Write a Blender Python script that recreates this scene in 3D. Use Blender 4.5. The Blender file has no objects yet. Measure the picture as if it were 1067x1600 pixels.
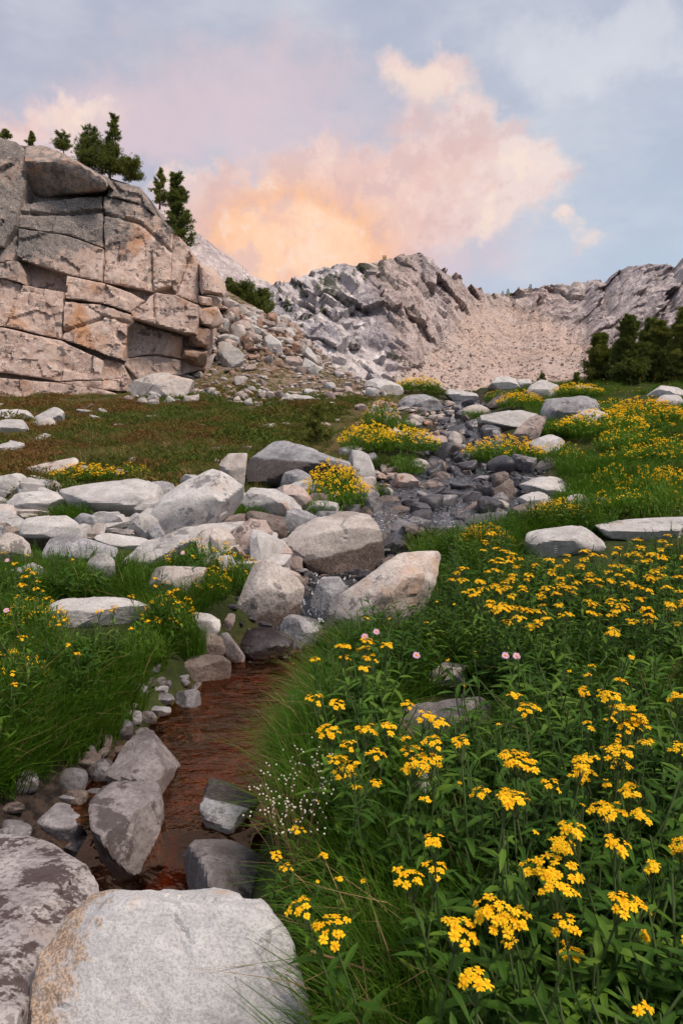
import bpy, bmesh, math, random
import numpy as np
from mathutils import Matrix, Vector, Euler

# ------------------------------------------------------------------ camera, sky, sun, exposure
SC = bpy.context.scene
COL = SC.collection
F = 1067.0                                   # focal length in photo pixels (24 mm on a 36 mm tall sensor)
PITCH = math.atan(110 / F)                   # the level line lies at row 690 of the photo
CAM = np.array([0.0, 0.0, 1.5])

cd = bpy.data.cameras.new('camera')
cam = bpy.data.objects.new('camera', cd)
COL.objects.link(cam)
cam.location = CAM
cam.rotation_euler = (math.pi / 2 - PITCH, 0, 0)
cd.sensor_fit = 'VERTICAL'
cd.sensor_height = 36.0
cd.sensor_width = 24.0
cd.lens = 24.0
cd.clip_start = 0.05
cd.clip_end = 9000
SC.camera = cam

SUN_EL, SUN_AZ = math.radians(58), math.radians(120)     # azimuth clockwise from the view direction (+Y)
sd = bpy.data.lights.new('sun', 'SUN')
sd.energy = 4.2
sd.angle = math.radians(14)
sd.color = (1.0, 0.85, 0.72)
sun = bpy.data.objects.new('sun', sd)
COL.objects.link(sun)
sdir = Vector((math.sin(SUN_AZ) * math.cos(SUN_EL), math.cos(SUN_AZ) * math.cos(SUN_EL), math.sin(SUN_EL)))
sun.rotation_euler = sdir.to_track_quat('Z', 'Y').to_euler()

SC.view_settings.view_transform = 'Standard'
SC.view_settings.look = 'None'
SC.view_settings.exposure = 0.0
SC.view_settings.gamma = 1.0
SC.view_settings.use_curve_mapping = False
SC.render.engine = 'CYCLES'
SC.cycles.use_denoising = True
SC.cycles.max_bounces = 5
SC.cycles.diffuse_bounces = 2
SC.cycles.glossy_bounces = 3
SC.cycles.transmission_bounces = 4
SC.cycles.transparent_max_bounces = 8
SC.cycles.use_adaptive_sampling = True
SC.cycles.adaptive_threshold = 0.03


class NT:
    """small helper around a node tree"""
    def __init__(self, tree):
        self.t = tree
        tree.nodes.clear()

    def n(self, typ, ins=None, **props):
        nd = self.t.nodes.new(typ)
        for k, v in props.items():
            setattr(nd, k, v)
        for k, v in (ins or {}).items():
            self.set(nd, k, v)
        return nd

    def set(self, nd, k, v):
        s = nd.inputs[k]
        if isinstance(v, bpy.types.NodeSocket):
            self.t.links.new(v, s)
        else:
            s.default_value = v

    def m(self, op, a, b=None, c=None, clamp=False):
        nd = self.t.nodes.new('ShaderNodeMath')
        nd.operation = op
        nd.use_clamp = clamp
        for i, v in enumerate((a, b, c)):
            if v is not None:
                self.set(nd, i, v)
        return nd.outputs[0]

    def vm(self, op, a, b=None, scale=None):
        nd = self.t.nodes.new('ShaderNodeVectorMath')
        nd.operation = op
        self.set(nd, 0, a)
        if b is not None:
            self.set(nd, 1, b)
        if scale is not None:
            self.set(nd, 'Scale', scale)
        return nd.outputs[0]

    def step(self, x, lo, hi, a=0.0, b=1.0):
        nd = self.n('ShaderNodeMapRange', {0: x, 1: lo, 2: hi, 3: a, 4: b}, interpolation_type='SMOOTHSTEP')
        return nd.outputs[0]

    def lin(self, x, lo, hi, a=0.0, b=1.0):
        nd = self.n('ShaderNodeMapRange', {0: x, 1: lo, 2: hi, 3: a, 4: b})
        nd.clamp = True
        return nd.outputs[0]

    def mix(self, f, a, b, blend='MIX'):
        nd = self.n('ShaderNodeMix', data_type='RGBA', blend_type=blend)
        self.set(nd, 0, f)
        for i, v in ((6, a), (7, b)):
            self.set(nd, i, v if isinstance(v, bpy.types.NodeSocket) else tuple(v) + ((1.0,) if len(v) == 3 else ()))
        return nd.outputs[2]

    def noise(self, vec, scale, detail=4.0, rough=0.55, dist=0.0):
        return self.n('ShaderNodeTexNoise', {'Vector': vec, 'Scale': scale, 'Detail': detail, 'Roughness': rough,
                                             'Distortion': dist}).outputs[0]


def lin(r, g, b):
    f = lambda c: (c / 255 / 12.92) if c <= 10 else ((c / 255 + 0.055) / 1.055) ** 2.4
    return (f(r), f(g), f(b))


def ray(px, py):
    a, b = (px - 533.5) / F, (800 - py) / F
    cp, sp = math.cos(PITCH), math.sin(PITCH)
    return np.array([a, cp + b * sp, -sp + b * cp])


def at(px, py, Y):
    r = ray(px, py)
    return CAM + r * (Y / r[1])


def project(P):
    P = np.atleast_2d(P) - CAM
    cp, sp = math.cos(PITCH), math.sin(PITCH)
    d = P[:, 1] * cp - P[:, 2] * sp
    u = P[:, 1] * sp + P[:, 2] * cp
    return np.stack([533.5 + F * P[:, 0] / d, 800 - F * u / d], 1)


def make_world():
    w = bpy.data.worlds.new('World')
    SC.world = w
    w.use_nodes = True
    T = NT(w.node_tree)
    d = T.n('ShaderNodeTexCoord').outputs['Generated']
    xyz = T.n('ShaderNodeSeparateXYZ', {0: d})
    X, Yd, Z = xyz.outputs
    sky = T.n('ShaderNodeTexSky', sky_type='NISHITA', sun_disc=False, sun_elevation=SUN_EL, sun_rotation=SUN_AZ)
    sky.altitude = 2900.0
    clear = T.vm('SCALE', sky.outputs[0], scale=0.075)
    # sky with a thin veil of high cloud
    den = T.m('MAXIMUM', Yd, 0.22)
    U = T.m('DIVIDE', X, den)
    V = T.m('DIVIDE', Z, den)
    veil_vec = T.vm('MULTIPLY', d, (1.0, 1.0, 2.2))
    v1 = T.noise(veil_vec, 2.3, 5.0, 0.6)
    v2 = T.noise(T.vm('ADD', veil_vec, (4.1, 0.7, 2.2)), 6.0, 4.0, 0.65)
    base = T.mix(T.step(U, -0.5, 0.6), lin(208, 201, 214), lin(206, 221, 238))
    base = T.mix(T.step(V, 0.18, 0.75), base, lin(197, 204, 223))
    base = T.mix(0.25, base, clear)
    veil = T.m('ADD', T.m('MULTIPLY', v1, 0.75), T.m('MULTIPLY', v2, 0.25))
    base = T.mix(T.step(veil, 0.44, 0.66, 0.0, 0.62), base, lin(218, 220, 228))
    base = T.mix(T.step(v1, 0.50, 0.36, 0.0, 0.35), base, lin(184, 190, 211))

    def uv(px, py):
        r = ray(px, py)
        return r[0] / r[1], r[2] / r[1]

    # warp the cloud field by noise so that the heaps get cauliflower edges
    warp = T.n('ShaderNodeTexNoise', {'Vector': d, 'Scale': 8.0, 'Detail': 6.0, 'Roughness': 0.62})
    wv = T.vm('SCALE', T.vm('SUBTRACT', warp.outputs[1], (0.5, 0.5, 0.5)), scale=0.20)
    wx = T.n('ShaderNodeSeparateXYZ', {0: wv}).outputs
    Uw, Vw = T.m('ADD', U, wx[0]), T.m('ADD', V, wx[2])

    UVw = T.n('ShaderNodeCombineXYZ', {0: Uw, 1: Vw}).outputs[0]
    UV0 = T.n('ShaderNodeCombineXYZ', {0: U, 1: V}).outputs[0]

    def total(items, warped=True):
        s = 0.0
        for px, py, rx, ry, wgt in items:
            u0, v0 = uv(px, py)
            k = T.n('ShaderNodeVectorMath', {0: UVw if warped else UV0, 1: (F / rx, F / ry, 0), 2: (-u0 * F / rx, -v0 * F / ry, 0)},
                    operation='MULTIPLY_ADD').outputs[0]
            r2 = T.n('ShaderNodeVectorMath', {0: k, 1: k}, operation='DOT_PRODUCT').outputs['Value']
            s = T.m('MULTIPLY_ADD', T.m('POWER', 0.36788, r2), wgt, s)
        return s
    f1 = T.noise(T.vm('ADD', d, (2.0, 5.0, 1.0)), 5.0, 7.0, 0.64)
    f2 = T.noise(T.vm('ADD', d, (7.0, 1.0, 3.0)), 16.0, 3.0, 0.62)
    fb = T.m('SUBTRACT', T.m('ADD', T.m('MULTIPLY', f1, 0.7), T.m('MULTIPLY', f2, 0.3)), 0.5)
    # far, soft lilac bank on the left
    soft = T.m('ADD', total([(90, 240, 250, 70, 0.9), (300, 120, 240, 120, 0.55), (560, 190, 260, 120, 0.55),
                             (690, 390, 190, 80, 0.75), (430, 440, 200, 60, .7)]), T.m('MULTIPLY', fb, 1.5))
    base = T.mix(T.step(soft, 0.38, 1.0, 0.0, 0.85), base, lin(220, 200, 208))
    # bright thin cloud high on the right
    hi = T.m('ADD', total([(900, 90, 190, 55, .8), (1020, 40, 160, 50, .6), (700, 30, 200, 40, .35)]), T.m('MULTIPLY', fb, 2.6))
    base = T.mix(T.step(hi, 0.25, 1.1, 0.0, 0.55), base, lin(226, 228, 234))
    # main lit heap
    main = T.m('ADD', total([(470, 350, 155, 78, 1.05), (360, 320, 70, 42, 0.7), (560, 285, 120, 80, 0.75),
                             (680, 290, 130, 75, 0.85), (800, 280, 85, 62, 0.85), (665, 125, 105, 50, 0.85),
                             (745, 225, 70, 45, 0.55), (400, 410, 130, 75, 0.9), (330, 350, 60, 60, .6), (925, 398, 48, 32, 0.7), (885, 362, 26, 15, 0.5),
                             (130, 215, 130, 36, 0.55), (40, 200, 90, 32, 0.4)]),
               T.m('MULTIPLY', fb, 2.0))
    mask = T.step(main, 0.33, 0.78)
    dense = T.step(main, 0.5, 1.35)
    glow = T.m('ADD', total([(475, 385, 150, 85, 1.0), (390, 350, 130, 80, 0.45), (430, 440, 170, 50, 0.6)], warped=False),
               T.m('MULTIPLY', fb, 0.9), clamp=True)
    pink = total([(560, 310, 230, 140, 1.0), (110, 220, 190, 60, 0.75), (670, 105, 110, 40, 0.45)], warped=False)
    c = T.mix(T.step(fb, -0.14, 0.12), lin(216, 200, 206), lin(242, 226, 222))
    c = T.mix(T.m('MULTIPLY', T.m('MINIMUM', pink, 1.0), 0.62), c, lin(248, 200, 184))
    c = T.mix(T.step(glow, 0.10, 1.0), c, lin(254, 193, 148))
    hot = T.m('MULTIPLY', T.step(glow, 0.75, 1.15), T.step(fb, -0.12, 0.15))
    c = T.mix(hot, c, (1.15, 0.80, 0.57))
    # billow shading inside the heap: each swelling is lit from the glow below, greyer above
    f3 = T.noise(T.vm('ADD', T.vm('ADD', d, (2.0, 5.0, 1.0)), (-0.01, 0.0, 0.03)), 5.0, 7.0, 0.64)
    rel = T.m('SUBTRACT', f1, f3)
    c = T.mix(T.step(rel, 0.0, 0.09, 0.0, 0.6), c, lin(216, 184, 184))
    c = T.mix(T.step(rel, 0.0, -0.08, 0.0, 0.6), c, lin(255, 232, 214))
    c = T.mix(T.m('MULTIPLY', T.step(f2, 0.56, 0.40), T.m('MULTIPLY', dense, 0.38)), c, lin(232, 186, 176))
    out = T.mix(T.m('MULTIPLY', mask, 0.92), base, c)
    # below the level line the world is just dim ground light
    out = T.mix(T.step(Z, -0.02, -0.10), out, (0.10, 0.10, 0.09))
    bg = T.n('ShaderNodeBackground', {'Color': out, 'Strength': 1.0})
    o = T.n('ShaderNodeOutputWorld')
    T.t.links.new(bg.outputs[0], o.inputs[0])


make_world()
SC.world.cycles.sampling_method = 'MANUAL'
SC.world.cycles.sample_map_resolution = 256

# ------------------------------------------------------------------ noise and mesh helpers
rng = np.random.default_rng(7)
random.seed(7)
_perm = np.random.default_rng(11).permutation(256)
_perm = np.concatenate([_perm, _perm, _perm])
_grad = np.random.default_rng(12).normal(size=(256, 3))
_grad /= np.linalg.norm(_grad, axis=1)[:, None]


def perlin(P):
    P = np.asarray(P, float)
    i = np.floor(P).astype(int)
    f = P - i
    i &= 255
    u = f * f * f * (f * (f * 6 - 15) + 10)
    res = 0
    for dx in (0, 1):
        for dy in (0, 1):
            for dz in (0, 1):
                h = _perm[_perm[_perm[(i[:, 0] + dx) & 255] + ((i[:, 1] + dy) & 255)] + ((i[:, 2] + dz) & 255)]
                g = _grad[h]
                dot = g[:, 0] * (f[:, 0] - dx) + g[:, 1] * (f[:, 1] - dy) + g[:, 2] * (f[:, 2] - dz)
                w = (u[:, 0] if dx else 1 - u[:, 0]) * (u[:, 1] if dy else 1 - u[:, 1]) * (u[:, 2] if dz else 1 - u[:, 2])
                res = res + w * dot
    return res * 1.5


def fbm(P, octaves=4, gain=0.5, ridged=False):
    P = np.asarray(P, float)
    s, a, tot = 0, 1.0, 0.0
    for k in range(octaves):
        v = perlin(P * 2.03 ** k + 17.3 * k)
        if ridged:
            v = 1 - 2 * np.abs(v)
        s = s + a * v
        tot += a
        a *= gain
    return s / tot


def facets(P, seed=0, tilt=.6):
    """block-like relief: every cell of a 3-D Voronoi pattern is a plane with its own height and lean"""
    P = np.asarray(P, float)
    i0 = np.floor(P).astype(int)
    best = np.full(len(P), 1e9)
    val = np.zeros(len(P))
    tab = np.random.default_rng(100 + seed).uniform(0, 1, (256, 7))
    for dx in (-1, 0, 1):
        for dy in (-1, 0, 1):
            for dz in (-1, 0, 1):
                c = i0 + np.array([dx, dy, dz])
                h = _perm[_perm[_perm[c[:, 0] & 255] + (c[:, 1] & 255)] + (c[:, 2] & 255)]
                t = tab[h]
                dv = P - (c + t[:, :3])
                d = (dv * dv).sum(1)
                m = d < best
                best[m] = d[m]
                val[m] = t[m, 3] - .5 + tilt * ((t[m, 4:7] - .5) * dv[m]).sum(1) * 2
    return val


def sstep(a, b, x):
    t = np.clip((np.asarray(x, float) - a) / (b - a), 0, 1)
    return t * t * (3 - 2 * t)


def mesh_from(name, verts, faces, mats=(), smooth=True, mat_idx=None, attrs=None, sharp=None):
    me = bpy.data.meshes.new(name)
    verts = np.asarray(verts, np.float32)
    if isinstance(faces, np.ndarray):
        nf, k = faces.shape
        me.vertices.add(len(verts))
        me.vertices.foreach_set('co', verts.ravel())
        me.loops.add(nf * k)
        me.loops.foreach_set('vertex_index', faces.astype(np.int32).ravel())
        me.polygons.add(nf)
        me.polygons.foreach_set('loop_start', (np.arange(nf) * k).astype(np.int32))
    else:
        me.from_pydata(verts.tolist(), [], faces)
    for m in mats:
        me.materials.append(m)
    if mat_idx is not None:
        me.polygons.foreach_set('material_index', np.asarray(mat_idx, np.int32))
    for k, v in (attrs or {}).items():
        v = np.asarray(v, np.float32)
        if v.ndim == 1:
            a = me.attributes.new(k, 'FLOAT', 'POINT')
            a.data.foreach_set('value', v)
        else:
            a = me.attributes.new(k, 'FLOAT_COLOR', 'POINT')
            a.data.foreach_set('color', np.concatenate([v, np.ones((len(v), 1), np.float32)], 1).ravel())
    me.polygons.foreach_set('use_smooth', np.full(len(me.polygons), smooth))
    me.update(calc_edges=True)
    me.validate()
    if sharp:
        me.set_sharp_from_angle(angle=math.radians(sharp))
    return me


def link(name, me, parent=None, loc=None):
    o = bpy.data.objects.new(name, me)
    COL.objects.link(o)
    if parent is not None:
        o.parent = parent
    if loc is not None:
        o.location = loc
    return o


def tag(o, label=None, cat=None, group=None, kind=None):
    if label:
        o['label'] = label
    if cat:
        o['category'] = cat
    if group:
        o['group'] = group
    if kind:
        o['kind'] = kind
    return o


class MB:
    """collects pieces of geometry for ONE mesh"""
    def __init__(self):
        self.v, self.f, self.mi, self.nv = [], [], [], 0

    def add(self, v, f, mi=0):
        v = np.asarray(v, float)
        self.v.append(v)
        self.f.extend([tuple(i + self.nv for i in q) for q in f])
        self.mi.extend([mi] * len(f))
        self.nv += len(v)

    def mesh(self, name, mats, smooth=True):
        return mesh_from(name, np.concatenate(self.v), self.f, mats, smooth, self.mi)


def grid_faces(nu, nv):
    i = np.arange(nu * nv).reshape(nu, nv)
    return np.stack([i[:-1, :-1].ravel(), i[1:, :-1].ravel(), i[1:, 1:].ravel(), i[:-1, 1:].ravel()], 1)


# ------------------------------------------------------------------ materials
def new_mat(name):
    m = bpy.data.materials.new(name)
    m.use_nodes = True
    return m, NT(m.node_tree)


def finish(T, bsdf):
    o = T.n('ShaderNodeOutputMaterial')
    T.t.links.new(bsdf, o.inputs[0])


def granite(name, dark, mid, light, scale=1.0, lichen=None, lichen_amt=0.0, lichen_scale=9.0, ochre=None, ochre_amt=0.0,
            stain_shade=(0.05, 0.042, 0.04), rough=0.85, speck=0.35, bump=0.5, grain=1.0, spread=0.3, cracks=0.0, spec=0.25, hair=0.0):
    m, T = new_mat(name)
    oi = T.n('ShaderNodeObjectInfo').outputs['Random']
    co = T.n('ShaderNodeTexCoord').outputs['Object']
    co = T.vm('ADD', co, T.vm('SCALE', (31.0, 17.0, 53.0), scale=oi))
    n1 = T.noise(co, 1.7 * scale, 4.0, 0.62)
    n2 = T.noise(co, 7.0 * scale, 5.0, 0.65)
    n3 = T.noise(co, 55.0 * grain, 2.0, 0.7)
    n4 = T.n('ShaderNodeTexVoronoi', {'Vector': co, 'Scale': 120.0 * grain}).outputs[0]
    st0 = T.n('ShaderNodeAttribute', attribute_name='stain_shade').outputs['Fac']
    c = T.mix(T.step(n1, 0.33, 0.56), dark, mid)
    c = T.mix(T.step(n2, 0.40, 0.66), c, light)
    c = T.mix(T.step(n3, 0.52, 0.40, 0.0, speck), c, (dark[0] * .45, dark[1] * .45, dark[2] * .45))
    c = T.mix(T.step(n4, 0.30, 0.12, 0.0, speck * 0.55), c, (dark[0] * .35, dark[1] * .35, dark[2] * .35))
    if ochre is not None:
        o1 = T.noise(T.vm('MULTIPLY', T.vm('ADD', co, (9.0, 3.0, 5.0)), (1.0, 1.0, 0.55)), 1.3 * scale, 5.0, 0.65)
        c = T.mix(T.m('MULTIPLY', T.step(o1, 0.66 - 0.18 * ochre_amt, 0.80 - 0.16 * ochre_amt), 0.75), c, ochre)
    if lichen is not None:
        l0 = T.noise(T.vm('ADD', co, (3.0, 8.0, 1.0)), lichen_scale * 0.22, 2.0, 0.5)
        l1 = T.noise(T.vm('ADD', co, (5.0, 2.0, 7.0)), lichen_scale, 6.0, 0.7)
        ll = T.m('ADD', T.m('MULTIPLY', l0, 0.55), T.m('MULTIPLY', l1, 0.45))
        c = T.mix(T.m('MULTIPLY', T.step(T.m('MULTIPLY_ADD', st0, 0.13, ll), 0.62 - 0.2 * lichen_amt, 0.66 - 0.2 * lichen_amt), 0.88), c, lichen)
    # hairline fractures: thin contour lines of the coarse noise, broken up
    if hair:
        hl = T.m('ABSOLUTE', T.m('SUBTRACT', n1, 0.47))
        hl = T.m('MULTIPLY', T.step(hl, 0.011, 0.002), T.step(n2, 0.44, 0.58))
        c = T.mix(T.m('MULTIPLY', hl, hair), c, (dark[0] * .22, dark[1] * .2, dark[2] * .2))
    if cracks:
        vc = T.n('ShaderNodeTexVoronoi', {'Vector': T.vm('ADD', co, T.vm('SCALE', T.n('ShaderNodeTexNoise', {
            'Vector': co, 'Scale': 2.0 * scale, 'Detail': 4.0}).outputs[1], scale=0.7)), 'Scale': 0.9 * scale},
            feature='DISTANCE_TO_EDGE').outputs[0]
        crk = T.m('MULTIPLY', T.step(vc, 0.012, 0.002), cracks)
        c = T.mix(crk, c, (dark[0] * .3, dark[1] * .3, dark[2] * .3))
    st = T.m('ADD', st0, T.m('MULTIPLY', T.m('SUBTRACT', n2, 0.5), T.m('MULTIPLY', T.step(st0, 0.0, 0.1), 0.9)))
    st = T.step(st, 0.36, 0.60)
    c = T.mix(T.m('MULTIPLY', st, 0.9), c, T.mix(T.step(n3, 0.42, 0.62), stain_shade, tuple(2.2 * s for s in stain_shade)))
    val = T.lin(oi, 0.0, 1.0, 0.82 - 0.82 * spread, 0.82 + spread * 0.28)
    c = T.vm('SCALE', c, scale=val)
    h = T.m('ADD', T.m('MULTIPLY', n2, 0.8), T.m('MULTIPLY', n3, 0.22))
    if cracks:
        h = T.m('SUBTRACT', h, T.m('MULTIPLY', crk, 0.6))
    if hair:
        h = T.m('SUBTRACT', h, T.m('MULTIPLY', hl, .5))
    bp = T.n('ShaderNodeBump', {'Height': h, 'Strength': bump, 'Distance': 0.035 / scale})
    b = T.n('ShaderNodeBsdfPrincipled', {'Base Color': c, 'Roughness': rough, 'Normal': bp.outputs[0]})
    b.inputs['Specular IOR Level'].default_value = spec
    finish(T, b.outputs[0])
    return m


M = {}
M['pale'] = granite('pale_granite', (.39, .37, .355), (.52, .495, .48), (.64, .615, .60), lichen=(.20, .19, .195), lichen_amt=.10,
                    ochre=(.50, .34, .23), ochre_amt=.28, stain_shade=(.075, .055, .047), speck=.3, spread=.16)
M['cream'] = granite('cream_granite', (.36, .31, .28), (.52, .46, .42), (.64, .585, .545), lichen=(.17, .145, .14), lichen_amt=.14,
                     ochre=(.50, .30, .18), ochre_amt=.5, stain_shade=(.075, .052, .043), spread=.16)
M['grey'] = granite('grey_granite', (.20, .195, .205), (.32, .315, .33), (.46, .455, .47), lichen=(.11, .10, .105), lichen_amt=.2,
                    stain_shade=(.04, .032, .03), spread=.2)
M['mauve'] = granite('mauve_granite', (.125, .105, .105), (.20, .175, .175), (.31, .28, .28), lichen=(.07, .055, .055), lichen_amt=.35,
                     stain_shade=(.035, .026, .024), spread=.2)
M['pink'] = granite('pink_granite', (.30, .225, .20), (.45, .35, .315), (.58, .48, .44), lichen=(.10, .085, .08), lichen_amt=.3,
                    ochre=(.42, .20, .10), ochre_amt=.6, spread=.3)
M['spotted'] = granite('spotted_granite', (.28, .245, .24), (.40, .36, .355), (.50, .46, .45), lichen=(.062, .038, .038), lichen_amt=.55,
                       lichen_scale=36.0, ochre=(.42, .33, .25), ochre_amt=.35, speck=.6, spread=.1)
M['wet'] = granite('wet_stone', (.030, .028, .033), (.065, .061, .069), (.11, .105, .12), rough=.32, speck=.3, spread=.45, spec=.45)
M['river'] = granite('river_stone', (.14, .13, .14), (.24, .225, .24), (.38, .365, .38), lichen=(.08, .06, .055), lichen_amt=.35,
                     rough=.6, spread=.45)
M['brown'] = granite('brown_stone', (.13, .10, .09), (.22, .17, .15), (.33, .27, .24), lichen=(.06, .05, .05), lichen_amt=.4, spread=.35)
M['rust'] = granite('rust_rock', (.25, .14, .095), (.40, .25, .18), (.52, .38, .30), lichen=(.09, .07, .06), lichen_amt=.35,
                    ochre=(.36, .13, .06), ochre_amt=.7, spread=.35)
M['cliff'] = granite('cliff_rock', (.43, .30, .245), (.58, .43, .36), (.68, .55, .48), scale=.5, lichen=(.12, .10, .095), lichen_amt=.12,
                     lichen_scale=4.5, ochre=(.46, .22, .09), ochre_amt=.62, stain_shade=(.15, .135, .125), grain=.35, spread=.12, bump=.7, hair=.7)
M['mauve_wet'] = granite('damp_dark_rock', (.022, .017, .018), (.038, .030, .031), (.075, .062, .064), rough=.38, speck=.3, spread=.15, spec=.5)

# ------------------------------------------------------------------ the lie of the land
_SY = [-20, 0.5, 1.6, 2.15, 2.5, 2.75, 4.6, 4.9, 5.6, 6.5, 8, 11, 16, 24, 30, 36, 42, 80, 200, 4000]
_SZ = [-.5, -.45, -.42, -.36, -.22, -.13, -.10, .08, .34, .47, .60, .84, 1.45, 2.5, 3.25, 4.0, 4.1, 1.0, -4, -4]
_BY = [-20, 0, 2.5, 4.5, 6, 8, 11, 16, 24, 30, 36, 40, 80, 200, 4000]
_BZ = [.1, .12, .20, .30, .52, .74, 1.02, 1.62, 2.72, 3.5, 4.3, 4.5, 1.5, -4, -4]
_CY = [-20, 0, 1.8, 2.5, 3.5, 4.5, 5.3, 6.0, 7.0, 8.5, 10.5, 13, 16, 20, 26, 36, 4000]
_CX = [-1.5, -1.1, -.82, -.66, -.53, -.41, -.12, .2, .62, 1.15, 1.9, 2.5, 2.9, 3.6, 4.6, 6.5, 6.5]
_WY = [-20, 2.0, 2.5, 3.2, 4.3, 4.9, 5.8, 7, 9, 11, 13, 16, 26, 4000]
_WX = [.35, .26, .20, .26, .27, .16, .22, .65, 1.0, 1.05, .6, .55, .5, .5]
_HX = [-40, -12, -9, -6.2, -3.5, -2.1, -.5, 1.2, 3]
_HZ = [7.0, 6.4, 5.8, 5.0, 3.5, 2.1, .9, .2, 0]


def stream_x(Y):
    return np.interp(Y, _CY, _CX)


def stream_w(Y):
    return np.interp(Y, _WY, _WX)


def stream_z(Y):
    return np.interp(Y, _SY, _SZ)


def T0(X, Y):
    """ground height"""
    X, Y = np.asarray(X, float), np.asarray(Y, float)
    S, B = np.interp(Y, _SY, _SZ), np.interp(Y, _BY, _BZ)
    cx, w = stream_x(Y), stream_w(Y)
    d = X - cx
    bw_r = np.interp(Y, [0, 5, 9, 20], [.30, .4, .9, 1.2])
    bw_l = np.interp(Y, [0, 2, 3.5, 5, 9, 20], [.9, .85, .6, .5, .9, 1.2])
    k = np.where(d > 0, sstep(0, 1, (d - w) / bw_r), sstep(0, 1, (-d - w) / bw_l))
    z = S + (B - S) * k
    z = z + np.where(d > 0, .05 * np.clip(d - w, 0, 6), .03 * np.clip(-d - w, 0, 6))
    hill = np.interp(X, _HX, _HZ) * sstep(27.5, 37.5, Y) * (1 - sstep(45, 90, Y))
    far = sstep(12, 30, Y)
    P = np.stack([X.ravel(), Y.ravel(), np.zeros(X.size)], 1)
    n = (fbm(P * .55, 3) * .16 * far.ravel() + fbm(P * 1.9, 3) * .05).reshape(X.shape)
    return z + hill + n * (.35 + .65 * k) * (1 - sstep(60, 90, Y))


_TGX = np.linspace(-1, 1, 330)
_TGX = np.sign(_TGX) * np.abs(_TGX) ** 1.25
_TGY = np.concatenate([np.linspace(-6, .4, 24), np.exp(np.linspace(math.log(.45), math.log(62), 400)),
                       np.exp(np.linspace(math.log(66), math.log(4500), 30))])


def hit(px, py, h=0.0):
    r = ray(px, py)
    ts = np.exp(np.linspace(math.log(.7), math.log(75), 900))
    P = CAM + r[None, :] * ts[:, None]
    g = T0(P[:, 0], P[:, 1]) + h
    below = np.nonzero(P[:, 2] <= g)[0]
    if len(below) == 0:
        return at(px, py, 38.0)
    i = below[0]
    return P[i]


# ------------------------------------------------------------------ ground sheet
def make_ground():
    Yg, Ug = np.meshgrid(_TGY, _TGX, indexing='ij')
    Xg = Ug * (np.maximum(Yg, 0) * 1.0 + 5.0)
    Z = T0(Xg, Yg)
    V = np.stack([Xg.ravel(), Yg.ravel(), Z.ravel()], 1)
    d = (Xg - stream_x(Yg)).ravel()
    w = stream_w(Yg).ravel()
    wet = 1 - sstep(0, .35, (np.abs(d) - w) / np.interp(Yg.ravel(), [0, 6, 12], [.6, 1.0, 2.5]))
    wet = np.maximum(wet, (1 - sstep(.55, 1.0, -d - w)) * sstep(.1, -.1, d) * sstep(3.6, 3.0, Yg.ravel()))
    heath = sstep(0.8, 2.0, -d - w) * sstep(7, 9.5, Yg.ravel())
    scree = sstep(27.0, 32, Yg.ravel()) * sstep(2.5, -2, Xg.ravel())
    m, T = new_mat('ground_soil')
    co = T.n('ShaderNodeTexCoord').outputs['Object']
    z = T.n('ShaderNodeSeparateColor', {0: T.n('ShaderNodeAttribute', attribute_name='zone').outputs['Color']}).outputs
    n1 = T.noise(co, .55, 6, .6, .4)
    n2 = T.noise(co, 3.5, 7, .65)
    n3 = T.noise(co, 24, 5, .65)
    c = T.mix(T.step(n2, .38, .62), (.022, .030, .010), (.045, .060, .018))
    hc = T.mix(T.step(n1, .40, .60), (.085, .060, .024), (.060, .062, .020))
    hc = T.mix(T.step(n2, .50, .68), hc, (.12, .095, .045))
    c = T.mix(z[1], c, hc)
    sc = T.mix(T.step(n3, .35, .65), (.13, .085, .06), (.36, .28, .235))
    c = T.mix(T.m('MULTIPLY', z[2], T.step(n2, .40, .58)), c, sc)
    wc = T.mix(T.step(n3, .38, .62), (.018, .014, .013), (.06, .044, .036))
    bed = T.mix(T.step(n2, .36, .60), (.012, .007, .005), (.20, .068, .027))      # reddish-brown pool bed; its strong orange paints in the sunset reflection
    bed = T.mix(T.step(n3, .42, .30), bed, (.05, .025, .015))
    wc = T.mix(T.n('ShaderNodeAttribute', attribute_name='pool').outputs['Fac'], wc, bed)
    c = T.mix(z[0], c, wc)
    bp = T.n('ShaderNodeBump', {'Height': T.m('ADD', n2, T.m('MULTIPLY', n3, .5)), 'Strength': .9, 'Distance': .06})
    b = T.n('ShaderNodeBsdfPrincipled', {'Base Color': c, 'Roughness': .95, 'Normal': bp.outputs[0]})
    b.inputs['Specular IOR Level'].default_value = .1
    finish(T, b.outputs[0])
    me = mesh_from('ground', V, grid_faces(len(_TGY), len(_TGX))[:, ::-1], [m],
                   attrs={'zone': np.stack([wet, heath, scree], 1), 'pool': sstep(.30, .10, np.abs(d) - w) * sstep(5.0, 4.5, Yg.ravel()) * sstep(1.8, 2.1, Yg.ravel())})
    tag(link('ground', me), 'mossy soil and gravel rising up the valley', kind='structure')


make_ground()


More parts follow.
